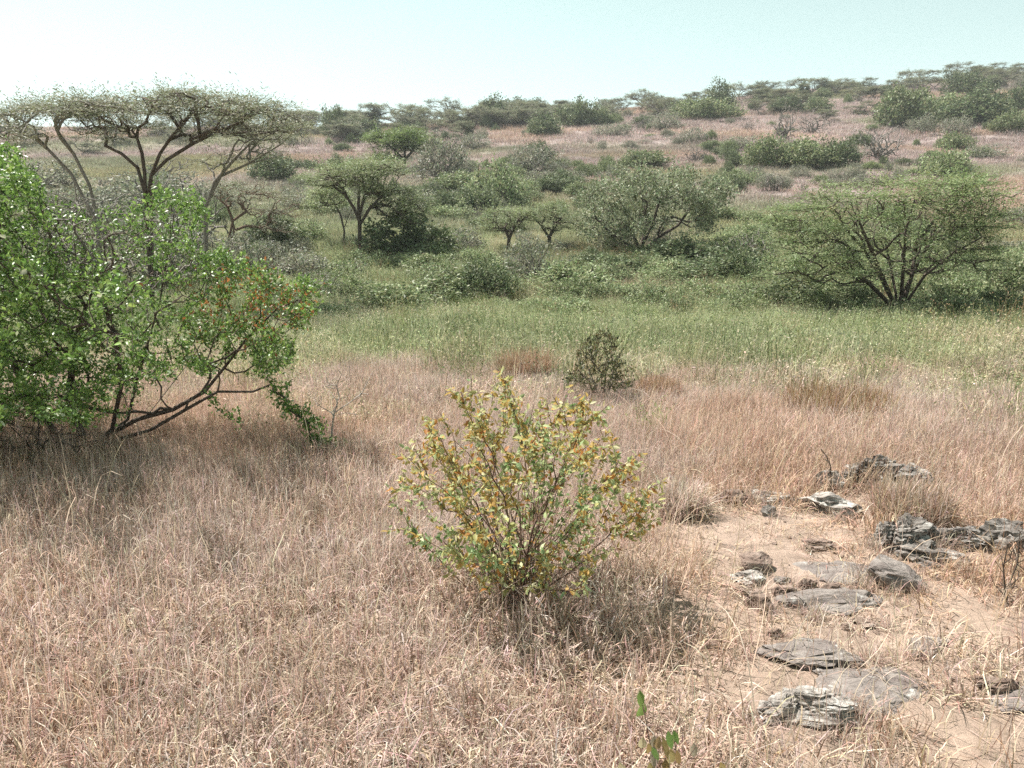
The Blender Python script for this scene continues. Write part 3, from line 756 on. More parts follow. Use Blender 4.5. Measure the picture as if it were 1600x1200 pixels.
# --- the yellowing bush in the middle
def centre_bush():
    g = np.random.default_rng(3)
    b = gpt(815, 938)
    t = thing('yellowing_bush', 'waist-high bush of many thin stems with yellow, ochre and pale green leaves', 'bush', b)
    n = 330
    q = rand_unit(n * 3, g) * (g.random((n * 3, 1)) ** .38)
    T = q * [.83, .72, .66] + [-.02, .05, .72]
    T = T[(T[:, 2] > .15) & (np.abs(T[:, 0] + .0) < .42 + 1.3 * T[:, 2])][:n]
    extra = np.array([[.62, .05, .5], [.75, .1, .58], [.82, .0, .66], [.8, .05, .5], [.7, 0, .4], [.85, .1, .72], [-.72, 0, .45], [-.8, .1, .6], [-.14, 0, 1.42], [-.1, .1, 1.36], [.3, .1, 1.3], [-.35, 0, 1.3]])
    T = np.concatenate([T, extra])
    stems = []
    for k in range(70):
        a = g.random() * 6.283; rr = .15 * math.sqrt(g.random()); o = np.array([math.cos(a), math.sin(a), 0])
        stems.append([np.zeros(3), o * rr + [0, 0, .02], o * (rr + .05 * g.random()) + g.normal(size=3) * .02 + [0, 0, .22 + .08 * g.random()], o * (rr + .10 + .16 * g.random()) + g.normal(size=3) * .03 + [0, 0, .45 + .2 * g.random()]])
    P, par, tips = grow(T, stems, bf=.75, seg=.12, jit=.07, g=g, keep=1)
    r, s = radii(P, par, .0022, 2.6); r = np.minimum(r, .008)
    build(b, P, par, r, M_STEM, t, 'stems')
    ids = tipnodes(s, 3); ids = ids[(P[ids, 2] > .2) & (np.linalg.norm(P[ids] - [0, 0, .55], axis=1) > .28) & ((np.abs(P[ids, 0]) > .3) | (P[ids, 2] > .42) | (g.random(len(ids)) < .5))]
    cols = [(.43, .50, .25), (.50, .48, .20), (.52, .36, .11), (.50, .23, .07), (.20, .30, .11), (.64, .60, .36)]
    w = [.15, .32, .30, .09, .03, .11]
    m = 6600
    i = g.choice(ids, m); f = g.random(m)[:, None]
    base = P[par[i]] * (1 - f) + P[i] * f + g.normal(size=(m, 3)) * .012
    D = nrm(P[i] - P[par[i]]) * .5 + rand_unit(m, g) * .8 + [0, 0, -.35]
    N = rand_unit(m, g) + [0, 0, .5]
    # leaves share a colour with their neighbours: clumps of green among ochre
    cl = fbm(base[:, 0] * 3.2 + 20, base[:, 2] * 3.2 + base[:, 1], 3)
    ci = g.choice(6, m, p=np.array(w) / sum(w))
    gsel = (cl > .6) & (g.random(m) < .6); ci[gsel] = g.choice([0, 4, 0], gsel.sum())
    vis = np.argsort(base[:, 1] + .3 * g.random(m))       # the side that faces the open grass
    a, bb = vis[:300], vis[300:]
    single_leaves(t, base[a], D[a], N[a], .046, .023, cols, ci[a], M_DRYLEAF, g)
    c = np.array(cols)[ci[bb]] * (1 + .15 * g.normal(size=(len(bb), 1)))
    crown(t, leaves(base[bb], D[bb], N[bb], .042 * g.uniform(.6, 1.3, len(bb)), .020 * g.uniform(.7, 1.25, len(bb)), np.clip(c, .01, .9), True, .2), M_DRYLEAF, 'foliage')
centre_bush()

# --- the big glossy green bush
def left_bush():
    g = np.random.default_rng(4)
    Y0 = 7.7
    b = gpt(140, 700)
    t = thing('glossy_green_bush', 'sprawling bright green glossy-leaved bush on dark low branches', 'bush', b)
    def W3(u, v, dy=0.): return at(u, v, Y0 + dy) - b
    poly = [(-260, 240), (-120, 205), (-20, 215), (35, 240), (70, 290), (130, 330), (210, 325), (250, 288), (295, 292), (335, 345), (330, 385), (400, 402), (450, 430), (515, 440), (490, 480), (470, 520), (455, 570), (420, 590), (380, 555), (330, 590), (250, 600), (190, 640), (110, 668), (40, 650), (-60, 690), (-250, 690)]
    q = np.concatenate([poly_sample(poly, 3000, g), poly_sample([(-200, 260), (0, 235), (60, 290), (110, 420), (150, 520), (130, 640), (0, 660), (-200, 680)], 700, g)])
    dy = g.normal(size=len(q)) * .75
    cx = np.clip((q[:, 0] + 60) / 560, -1, 1); dy *= np.sqrt(np.maximum(.12, 1 - cx ** 2))
    keep = (g.random(len(q)) > .3 * sstep(.5, .65, fbm(q[:, 0] * .012, q[:, 1] * .012 + 3, 2)))
    q = q[keep]; dy = dy[keep]
    T = [W3(u, v, d) for (u, v), d in zip(q, dy)]
    tail = [W3(u + g.normal() * 7, v + g.normal() * 6, -.25 + .05 * g.normal()) for u, v in zip(np.linspace(425, 535, 26), np.concatenate([np.linspace(600, 660, 13), np.linspace(665, 715, 13)]))]
    tail += [W3(u + g.normal() * 9, v + g.normal() * 9, -.25 + .08 * g.normal()) for u, v in zip(np.linspace(430, 535, 30), np.linspace(610, 715, 30))]
    tail += [W3(490 + g.normal() * 5, v, -.25) for v in np.linspace(690, 738, 8)]
    tail += [W3(u + g.normal() * 6, v, -.3) for u, v in zip(np.linspace(325, 382, 10), np.linspace(612, 665, 10))]
    T = np.array(T + tail)
    z = np.zeros(3)
    stems = [[z, W3(165, 680), W3(215, 655), W3(270, 640), W3(320, 612), W3(350, 575, .1), W3(385, 530, .1), W3(425, 490, .1)],
             [z, W3(180, 688, -.2), W3(235, 672, -.3), W3(290, 640, -.35), W3(340, 612, -.35), W3(395, 612, -.3), W3(425, 600, -.25)],
             [z, W3(200, 655, .2), W3(212, 600, .2), W3(230, 540, .2), W3(250, 470, .2), W3(265, 380, .2), W3(268, 320, .2)],
             [z, W3(120, 660, .1), W3(110, 600, .2), W3(120, 520, .2), W3(150, 440, .2), W3(190, 400, .2)],
             [z, W3(90, 680, .2), W3(40, 610, .3), W3(0, 520, .3), W3(-10, 400, .3), W3(0, 300, .3)],
             [z, W3(60, 690, .1), W3(-40, 620, .3), W3(-120, 500, .3), W3(-130, 350, .3)],
             [z, W3(175, 672, -.1), W3(190, 600, -.4), W3(180, 520, -.6), W3(150, 430, -.6)],
             [z, W3(230, 650, .5), W3(300, 560, .8), W3(350, 480, .8)]]
    P, par, tips = grow(T, stems, bf=.22, seg=.13, jit=.13, g=g, keep=3)
    r, s = radii(P, par, .0024, 2.3); r = np.minimum(r, .034)
    build(b, P, par, r, M_BARKD, t, 'branches')
    # bare grey twigs left of the peak
    q2 = poly_sample([(20, 280), (110, 300), (240, 330), (330, 400), (300, 470), (120, 440), (30, 420)], 300, g)
    T2 = np.array([W3(u, v, .45 * g.normal()) for u, v in q2])
    st2 = [[W3(150, 440, .2), W3(150, 420, .2), W3(130, 380, .1)], [W3(150, 440, .2), W3(190, 400, .2), W3(230, 370, .1)]]
    P2, par2, _ = grow(T2, st2, bf=.3, seg=.12, jit=.16, g=g); r2, _ = radii(P2, par2, .0035, 2.4)
    build(b, P2, par2, np.minimum(r2, .02), M_BARKG, t, 'bare_twigs')
    ids = tipnodes(s, 3)
    cols = [(.14, .24, .055), (.20, .32, .075), (.10, .175, .045), (.29, .41, .11), (.40, .45, .28), (.36, .15, .05)]
    m = 84000
    tu, tv = proj(P[ids, 0] + b[0], P[ids, 1] + b[1], P[ids, 2] + b[2])
    pw = 1 - .25 * ((tu > 415) & (tv > 590)) + .3 * ((tu > 310) & (tv > 605)); pw /= pw.sum()
    i = g.choice(ids, m, p=pw); f = g.random(m)[:, None]
    base = P[par[i]] * (1 - f) + P[i] * f + g.normal(size=(m, 3)) * .03
    # twiggy, thinly leaved area between the left mass and the peak
    wu, wv = proj(base[:, 0] + b[0], base[:, 1] + b[1], base[:, 2] + b[2])
    thin = np.exp(-(((wu - 150) / 105) ** 2 + ((wv - 372) / 62) ** 2)) * .93
    thin = np.maximum(thin, np.exp(-(((wu - 230) / 90) ** 2 + ((wv - 480) / 45) ** 2)) * .5)
    thin = np.maximum(thin, sstep(575, 640, wv) * (wu > 170) * (wu < 410) * .55)
    k = g.random(m) > thin; base = base[k]; i = i[k]; wu = wu[k]; wv = wv[k]; m = len(base)
    D = nrm(P[i] - P[par[i]]) * .6 + rand_unit(m, g) * .8 + [0, 0, .25]
    N = rand_unit(m, g) * .9 + [0, 0, .7]
    ci = g.choice(5, m, p=[.36, .26, .2, .12, .06])
    orange = np.exp(-(((wu - 400) / 90) ** 2 + ((wv - 478) / 45) ** 2)) * .34
    ci[g.random(m) < orange] = 5
    vis = np.argsort(base[:, 1] + .5 * g.random(m) + 3 * (wu < 0))
    a, bb = vis[:300], vis[300:]
    single_leaves(t, base[a], D[a], N[a], .05, .029, cols, ci[a], M_GLOSS, g)
    c = np.array(cols)[ci[bb]] * (1 + .16 * g.normal(size=(len(bb), 1)))
    crown(t, leaves(base[bb], D[bb], N[bb], .044 * g.uniform(.55, 1.3, len(bb)), .025 * g.uniform(.7, 1.25, len(bb)), np.clip(c, .01, .9), False, .18), M_GLOSS, 'foliage')
left_bush()

# --- acacias with a place of their own
AC_GREEN = [(.22, .265, .125), (.27, .315, .155), (.17, .21, .095), (.33, .36, .20)]
AC_GREY = [(.20, .215, .13), (.25, .26, .165), (.155, .17, .10), (.30, .295, .205)]
def right_acacia():
    g = np.random.default_rng(6)
    b = gpt(1402, 498); Yb = b[1]
    t = thing('fan_acacia', 'wide fan-shaped acacia with many dark stems and feathery green sprays', 'acacia tree', b)
    poly = [(1240, 432), (1222, 385), (1226, 328), (1248, 304), (1300, 293), (1400, 289), (1480, 284), (1548, 276), (1570, 288), (1558, 320), (1566, 352), (1545, 392), (1535, 420), (1460, 430), (1400, 425), (1335, 448), (1270, 440)]
    qc = poly_sample(poly, 150, g); qc[:, 1] = np.round(qc[:, 1] / 17) * 17 + (qc[:, 0] - 1400) * -.02 + g.normal(size=len(qc)) * 1.8
    q = np.concatenate([c + np.stack([g.normal(size=11) * 21, g.normal(size=11) * 1.4 - .0], -1) for c in qc])
    cx = (q[:, 0] - 1395) / 190
    dy = (np.repeat(g.random(len(qc)) * 2 - 1, 11) + .12 * g.normal(size=len(q))) * 3.2 * np.sqrt(np.maximum(.1, 1 - cx ** 2))
    T = np.array([at(u, v, Yb + d) - b for (u, v), d in zip(q, dy)])
    W3 = lambda u, v, d=0.: at(u, v, Yb + d) - b
    z = np.zeros(3)
    stems = [[z, W3(1385, 470), W3(1355, 440, -.5), W3(1320, 418, -.8), W3(1275, 402, -1)],
             [z, W3(1392, 465), W3(1375, 430, .4), W3(1350, 390, .6), W3(1315, 350, .6)],
             [z, W3(1400, 460), W3(1392, 420, .8), W3(1382, 370, 1.2), W3(1370, 320, 1.4)],
             [z, W3(1408, 460), W3(1412, 415, -.6), W3(1415, 360, -1), W3(1430, 310, -1.2)],
             [z, W3(1414, 466), W3(1425, 430), W3(1432, 380, .4), W3(1470, 330, .5), W3(1510, 300, .5)],
             [z, W3(1418, 470), W3(1445, 430, -.6), W3(1490, 395, -1), W3(1535, 370, -1)],
             [z, W3(1410, 462, .4), W3(1440, 400, 1), W3(1475, 350, 1.6)],
             [z, W3(1392, 462, -.4), W3(1365, 400, -1.2), W3(1340, 340, -1.8)]]
    P, par, tips = grow(T, stems, bf=.28, seg=.3, jit=.10, g=g, keep=2)
    r, s = radii(P, par, .010, 2.6); r = np.minimum(r, .062)
    build(b, P, par, r, M_BARKD, t, 'trunk')
    ids = tipnodes(s, 2)
    wz = P[ids, 2]; rad = np.linalg.norm(P[ids] * [.55, .55, 1] - [0, 0, 1.2], axis=1)
    ids = ids[g.random(len(ids)) < np.clip(.25 + .75 * sstep(1.0, 2.2, rad), 0, 1)]
    crown(t, sprays(P, par, ids, 3, 9, g, .75, .12, .039, [(.17, .215, .095), (.22, .265, .12), (.13, .17, .07), (.27, .31, .16)], horiz=.97, upb=.0))
right_acacia()

def round_tree():
    g = np.random.default_rng(8)
    b = gpt(1000, 397); Yb = b[1]
    t = thing('rounded_tree', 'dense round-headed grey-green tree standing alone above the green valley', 'tree', b)
    poly = [(905, 370), (898, 335), (915, 300), (950, 275), (1010, 263), (1080, 268), (1130, 280), (1140, 305), (1122, 335), (1118, 362), (1075, 350), (1045, 340), (1000, 372), (950, 382)]
    qc = poly_sample(poly, 95, g); q = np.concatenate([c + g.normal(size=(8, 2)) * [8, 5] for c in qc]); cx = (q[:, 0] - 1015) / 130
    dy = (np.repeat(g.random(len(qc)) * 2 - 1, 8) + .1 * g.normal(size=len(q))) * 4 * np.sqrt(np.maximum(.1, 1 - cx ** 2))
    T = np.array([at(u, v, Yb + d) - b for (u, v), d in zip(q, dy)])
    W3 = lambda u, v, d=0.: at(u, v, Yb + d) - b
    z = np.zeros(3)
    stems = [[z, W3(1010, 385), W3(1030, 370), W3(1060, 352), W3(1075, 330), W3(1090, 305)], [z, W3(995, 380), W3(985, 355), W3(975, 320)], [z, W3(1003, 378, .5), W3(1010, 350, 1), W3(1015, 310, 1.5)],
             [z, W3(985, 385, -.4), W3(955, 365, -.8), W3(930, 340, -1)], [z, W3(1005, 380, -.6), W3(1020, 350, -1.5), W3(1030, 315, -2)]]
    P, par, tips = grow(T, stems, bf=.3, seg=.4, jit=.12, g=g, keep=2)
    r, s = radii(P, par, .012, 2.3); r = np.minimum(r, .17)
    build(b, P, par, r, M_BARKD, t, 'trunk')
    ids = tipnodes(s, 2)
    crown(t, twig_leaves(P, par, ids, 24, g, .2, .17, .085, [(.27, .305, .175), (.34, .37, .23), (.20, .235, .125), (.41, .43, .295)], up=.3, flat=.5))
round_tree()

def crown_acacia(name, label, base_uv, stems_uv, pads, seed, cols, bark, r0=.01, rmax=.12, spray=(3, 6, .5, .12, .04), dens=60, Y=None, leafp=1.0, group=None, bf=.25, dyr=2.2):
    """flat-topped acacia: stems and foliage pads given where they stand, each pad a flat cloud of twigs"""
    g = np.random.default_rng(seed)
    if Y is None: b = gpt(*base_uv)
    else:
        b = at(base_uv[0], base_uv[1], Y); b[2] = float(H(b[0], b[1]))
    Yb = b[1]
    t = thing(name, label, 'acacia tree', b, group=group)
    W3 = lambda u, v, d=0.: at(u, v, Yb + d) - b
    T = []
    for (u0, u1, v0, v1, n) in pads:
        for c in range(max(4, n // 4)):
            a = g.random() * 6.283; rr = math.sqrt(g.random())
            cu = (u0 + u1) / 2 + (u1 - u0) / 2 * rr * math.cos(a) * .92; cv = g.uniform(v0, v1); cd = dyr * rr * math.sin(a)
            hw = (u1 - u0) * g.uniform(.1, .26)
            for k in range(12):
                a = g.random() * 6.283; q = math.sqrt(g.random())
                T.append(W3(cu + hw * q * math.cos(a), cv + g.normal() * (v1 - v0) * .06, cd + hw * q * math.sin(a) * Yb / FPX * 1.1))
    stems = [[np.zeros(3)] + [W3(*p) for p in st] for st in stems_uv]
    P, par, tips = grow(np.array(T), stems, bf=bf, seg=.32, jit=.13, g=g, keep=2)
    r, s = radii(P, par, r0, 2.2); r = np.minimum(r, rmax)
    build(b, P, par, r, bark, t, 'trunk')
    ids = tipnodes(s, 2); ids = ids[g.random(len(ids)) < leafp]
    k, nl, ln, L, W = spray
    crown(t, sprays(P, par, ids, max(2, k - 2), nl, g, ln * 1.15, L, W * .8, cols, horiz=.95, upb=.03))
crown_acacia('flat_topped_acacia', 'large flat-topped acacia with dark spreading limbs rising behind the glossy green bush', (232, 420),
    [[(228, 330), (226, 270), (222, 240), (214, 215), (200, 195)], [(228, 330), (236, 275), (250, 240), (265, 218), (285, 195)], [(226, 300), (215, 262), (190, 240), (165, 228)], [(236, 275), (260, 250), (300, 225), (340, 205), (380, 190)]],
    [(90, 300, 168, 184, 90), (180, 420, 150, 167, 130), (250, 340, 142, 152, 30), (300, 472, 165, 184, 110), (280, 462, 192, 214, 60), (120, 260, 192, 214, 40)], 11, AC_GREY, M_BARKD, .0075, .052, (5, 8, .55, .11, .036), Y=24, leafp=.72, dyr=3)
crown_acacia('leaning_acacia', 'grey acacia with slanting parallel limbs leaning away from the large flat-topped acacia', (160, 430),
    [[(150, 345), (120, 285), (85, 245), (50, 215)], [(150, 345), (110, 270), (70, 228), (30, 200)], [(152, 340), (140, 290), (115, 240), (90, 205)]],
    [(-120, 60, 172, 188, 90), (0, 150, 164, 180, 100), (90, 225, 158, 175, 90), (-90, 100, 200, 220, 50)], 12, AC_GREY, M_BARKG, .0075, .045, (5, 8, .55, .11, .036), Y=23, leafp=.70, dyr=3)
crown_acacia('slender_acacia', 'sparse pale-limbed acacia whose limb slants out over the dry slope', (318, 400),
    [[(320, 330), (335, 285), (365, 250), (400, 215), (430, 185)], [(322, 320), (345, 275), (390, 255), (440, 225)]],
    [(350, 475, 165, 205, 80), (380, 475, 205, 250, 50), (300, 400, 235, 270, 30)], 13, AC_GREY, M_BARKG, .007, .055, (4, 7, .5, .11, .036), Y=27, leafp=.8)
crown_acacia('umbrella_acacia', 'umbrella-shaped acacia with a straight dark trunk in front of the dark thicket', (562, 404),
    [[(562, 375), (561, 345), (553, 325), (540, 305), (520, 290)], [(562, 360), (562, 335), (568, 312), (580, 292)], [(561, 345), (560, 318), (562, 290)], [(563, 350), (578, 325), (598, 305), (620, 292)]],
    [(490, 640, 255, 275, 100), (480, 600, 272, 292, 90), (560, 665, 290, 318, 70), (590, 670, 318, 350, 40)], 14, AC_GREEN, M_BARKD, .013, .085, (5, 8, .7, .16, .055), dyr=2.6)
crown_acacia('small_acacia', 'smaller dark-stemmed acacia half hidden beside the umbrella acacia', (537, 385),
    [[(538, 360), (532, 335), (522, 318), (512, 305)], [(538, 355), (548, 330), (556, 315)]],
    [(475, 560, 300, 325, 60), (490, 545, 290, 305, 40)], 15, AC_GREEN, M_BARKD, .012, .06, (5, 7, .6, .16, .055))
crown_acacia('brown_acacia', 'thin brown acacia with a crooked trunk standing on bare dry ground', (352, 398),
    [[(356, 378), (366, 360), (362, 340), (355, 322)], [(366, 360), (385, 353), (415, 356), (440, 360)], [(364, 345), (385, 330), (410, 318)]],
    [(320, 420, 285, 315, 70), (380, 470, 300, 335, 60), (400, 470, 335, 365, 30)], 16, AC_GREY, M_STEM, .013, .075, (4, 7, .55, .14, .045), leafp=.8)
crown_acacia('low_acacia', 'low spreading acacia beside the grey-mauve shrub, its twin next to it', (793, 396),
    [[(795, 372), (788, 355), (775, 345)], [(796, 372), (804, 350), (815, 338)]],
    [(745, 845, 328, 348, 60), (750, 830, 345, 362, 40)], 17, AC_GREEN, M_BARKD, .013, .1, (5, 7, .6, .15, .05), leafp=1)
crown_acacia('low_acacia', 'low spreading acacia tucked against the round-headed tree', (857, 392),
    [[(858, 372), (848, 355), (838, 345)], [(859, 370), (868, 350), (880, 340)]],
    [(825, 905, 322, 345, 60), (830, 900, 345, 360, 40)], 18, AC_GREEN, M_BARKD, .013, .1, (5, 7, .6, .15, .05), leafp=1)
crown_acacia('bright_acacia', 'bright green flat acacia on the slope behind the umbrella acacia', (633, 268),
    [[(632, 250), (618, 236), (605, 225)], [(633, 250), (645, 235), (660, 225)], [(633, 250), (632, 230)]],
    [(575, 665, 208, 222, 90), (590, 690, 220, 236, 70), (580, 630, 240, 250, 25)], 19, [(.17, .24, .07), (.22, .29, .10), (.13, .18, .06)], M_BARKD, .025, .15, (5, 7, 1.2, .34, .13), dyr=4)

# --- shrub kinds: one of each, then copies
def shrub_proto(name, label, cat, group, w, h, ntw, k, L, W, cols, bark, seed, flat=.4, up=.3, stems=7, hollow=.4, spray=None, leafp=1., r0=.01, lift=.12, taper=0.):
    g = np.random.default_rng(seed)
    t = thing(name, label, cat, (0, 0, 0), group=group)
    q = rand_unit(ntw * 3, g) * (g.random((ntw * 3, 1)) ** hollow); q[:, 2] = np.abs(q[:, 2])
    lump = 1 + .62 * (fbm(q[:, 0] * 2.4 + seed, q[:, 1] * 2.4 + q[:, 2] * 2, 3) - .5) * 2
    q = q * lump[:, None]
    if taper: q[:, :2] *= (1 - taper + taper * np.clip(q[:, 2:], 0, 1))
    T = (q * [w / 2, w / 2, h * (1 - lift)] + [0, 0, h * lift])[:ntw]
    st = []
    for a in range(stems):
        an = a / stems * 6.283 + g.random(); o = np.array([math.cos(an), math.sin(an), 0])
        st.append([np.zeros(3), o * w * .05 + [0, 0, h * .12], o * w * (.09 + .08 * g.random()) + [0, 0, h * (.25 + .15 * g.random())]])
    P, par, _ = grow(T, st, bf=.3, seg=w * .09, jit=.13, g=g)
    r, s = radii(P, par, r0, 2.3); r = np.minimum(r, w * .03)
    build(None, P, par, r, bark, t, 'stems')
    ids = tipnodes(s, 2); ids = ids[g.random(len(ids)) < leafp]
    if k:
        d = sprays(P, par, ids, *spray[:2], g, *spray[2:], cols, horiz=.85) if spray else twig_leaves(P, par, ids, k, g, L * .9, L, W, cols, up=up, flat=flat)
        crown(t, d, name='foliage')
    t['_w'] = w; t['_h'] = h
    return t
def umbrella_proto(name, label, group, w, h, seed, cols, bark, leafp=1., flatness=.16, tr=.5, n=190, spray=(4, 7, .7, .22, .08), cat='acacia tree'):
    g = np.random.default_rng(seed)
    t = thing(name, label, cat, (0, 0, 0), group=group)
    T = []
    for p in range(15):
        a = g.random() * 6.283; rr = .82 * w / 2 * math.sqrt(g.random()); pr = w * g.uniform(.07, .17)
        zc = h * (1 - flatness * (g.random() * 2.0 + (rr / (w / 2)) ** 2 * .8)) - .1
        for k in range(n // 15):
            b = g.random() * 6.283; q = pr * math.sqrt(g.random())
            T.append([rr * math.cos(a) + q * math.cos(b), rr * math.sin(a) + q * math.sin(b), zc + h * .03 * g.normal()])
    st = []
    base = np.array([.04 * w * g.normal(), .04 * w * g.normal(), h * tr * .6])
    for a in range(4):
        an = a / 4 * 6.283 + g.random(); o = np.array([math.cos(an), math.sin(an), 0])
        st.append([np.zeros(3), base * .5, base, base + o * w * .1 + [0, 0, h * .15], base + o * w * .2 + [0, 0, h * .28]])
    P, par, _ = grow(np.array(T), st, bf=.3, seg=w * .07, jit=.12, g=g, keep=3)
    r, s = radii(P, par, .014 * w / 5, 2.2); r = np.minimum(r, .03 * w)
    build(None, P, par, r, bark, t, 'trunk')
    ids = tipnodes(s, 2); ids = ids[g.random(len(ids)) < leafp]
    if leafp > 0: crown(t, sprays(P, par, ids, *spray[:2], g, *spray[2:], cols, horiz=.93, upb=.04))
    t['_w'] = w; t['_h'] = h
    return t
KIND = {
 'dark': [shrub_proto('evergreen_shrub', 'dark green rounded evergreen shrub on the dry hillside', 'shrub', 'dark evergreen shrubs on the hillside', 3.4, 2.3, 240, 16, .20, .11, [(.13, .165, .08), (.175, .21, .105), (.10, .125, .06), (.22, .25, .14)], M_BARKD, 201 + k) for k in range(3)],
 'green': [shrub_proto('leafy_shrub', 'fresh green leafy shrub on the dry hillside', 'shrub', 'fresh green shrubs on the hillside', 3.4, 2.2, 240, 16, .20, .11, [(.195, .235, .11), (.25, .285, .145), (.15, .185, .085), (.31, .335, .195)], M_BARKD, 211 + k) for k in range(3)],
 'grey': [shrub_proto('thorn_shrub', 'grey-green twiggy thorn shrub on the dry hillside', 'shrub', 'grey thorn shrubs on the hillside', 3.2, 2.0, 260, 10, .17, .07, [(.26, .27, .19), (.33, .33, .25), (.21, .215, .145)], M_BARKG, 221 + k, r0=.016, leafp=.75) for k in range(3)],
 'bare': [shrub_proto('leafless_shrub', 'leafless mauve-grey shrub of bare twigs on the dry hillside', 'shrub', 'leafless shrubs on the hillside', 3.0, 1.9, 260, 0, 0, 0, [], M_BARKG, 231 + k, r0=.02, stems=9, taper=.4) for k in range(2)],
 'herb': [shrub_proto('valley_shrub', 'low soft green shrub in the green valley', 'shrub', 'low shrubs in the green valley', 2.2, 1.1, 200, 18, .10, .045, [(.26, .315, .155), (.33, .38, .20), (.20, .245, .115), (.40, .43, .255)], M_BARKD, 241 + k, stems=9, hollow=.5) for k in range(3)],
 'acacia': [umbrella_proto('ridge_acacia', 'grey-green flat-topped acacia on the far slope', 'flat-topped acacias of the far slope', 5.5, 4.4, 251 + k, AC_GREY, M_BARKG, leafp=[.95, .8, 1, .6][k], flatness=[.24, .28, .42, .2][k], tr=[.38, .42, .2, .5][k]) for k in range(4)],
}
used = {}
LAND = [('the umbrella acacia', 562, 404), ('the round-headed tree', 1000, 397), ('the fan acacia', 1402, 498), ('the dome-shaped hillside shrub', 1410, 200), ('the leafless forked tree', 1377, 252),
        ('the bright flat acacia', 633, 268), ('the fuzzy yellow-green shrub', 778, 322), ('the grey-mauve shrub', 830, 442), ('the olive rounded shrub', 1480, 280), ('the dark bluish evergreen', 521, 216),
        ('the crooked brown acacia', 352, 398), ('the twin low acacias', 825, 394), ('the curved-trunk leafless tree', 1226, 222), ('the pale-limbed acacia', 318, 380), ('the large flat-topped acacia', 232, 380)]
LANDP = [(n_, u_, v_, gpt(u_, v_)) for n_, u_, v_ in LAND]
LOOK = {'dark': 'dark green rounded shrub', 'green': 'fresh green leafy shrub', 'grey': 'grey-green twiggy thorn shrub', 'bare': 'leafless mauve-grey shrub', 'herb': 'soft green mounded shrub', 'acacia': 'flat-topped grey-green acacia'}
crest = lambda u: np.interp(u, [-200, 450, 560, 800, 1000, 1200, 1400, 1600, 1800], [196, 192, 190, 176, 160, 138, 120, 106, 96])
def where(kind, u, v, p, W):
    size = ('large ' if W > 5.2 else 'small ' if W < 2.4 else '') if kind != 'acacia' else ('broad ' if W > 9 else 'small ' if W < 6 else '')
    ds = [math.hypot(u - q[1], (v - q[2]) * 1.6) for q in LANDP]; i = int(np.argmin(ds)); n_, lu, lv, lp = LANDP[i]
    if v < crest(u) + 22: place = 'on the crest straight above ' + min(LANDP, key=lambda q: abs(q[1] - u))[0] if min(abs(q[1] - u) for q in LANDP) < 70 else 'on the hill crest'
    elif ds[i] > 170: place = 'on the open upper slope' if p[1] > 70 else 'in the valley scrub'
    else:
        r_ = p[1] / lp[1]
        place = ('uphill of ' if r_ > 1.12 else 'downhill of ' if r_ < .9 else 'beside ') + n_
    return size + LOOK[kind] + ' ' + place, (LOOK[kind] + 's ' + place)
def put(kind, u, v, wpx, hpx, g, label=None, k=None, name=None):
    p = gpt(u, v); d = depth(p)
    lib = KIND[kind]; j = int(g.integers(len(lib))) if k is None else k
    pr = lib[j]
    sx = wpx * d / FPX / pr['_w']; sz = hpx * d / FPX / pr['_h']
    loc = (p[0], p[1] + .3 * sx, float(H(p[0], p[1] + .3 * sx)) - .04); rz = g.random() * 6.283
    key = (kind, j)
    lab, grp = where(kind, u, v, p, wpx * d / FPX)
    if key not in used and label is None:
        used[key] = True
        pr.location = loc; pr.rotation_euler = (0, 0, rz); pr.scale = (sx, sx, sz); pr['label'] = lab; pr['group'] = grp; return pr
    o = dup(pr, loc, rz, (sx, sx, sz), label or lab, None if label else grp)
    if name: o.name = name
    if label and 'group' in o.keys(): del o['group']
    return o
gp = np.random.default_rng(77)
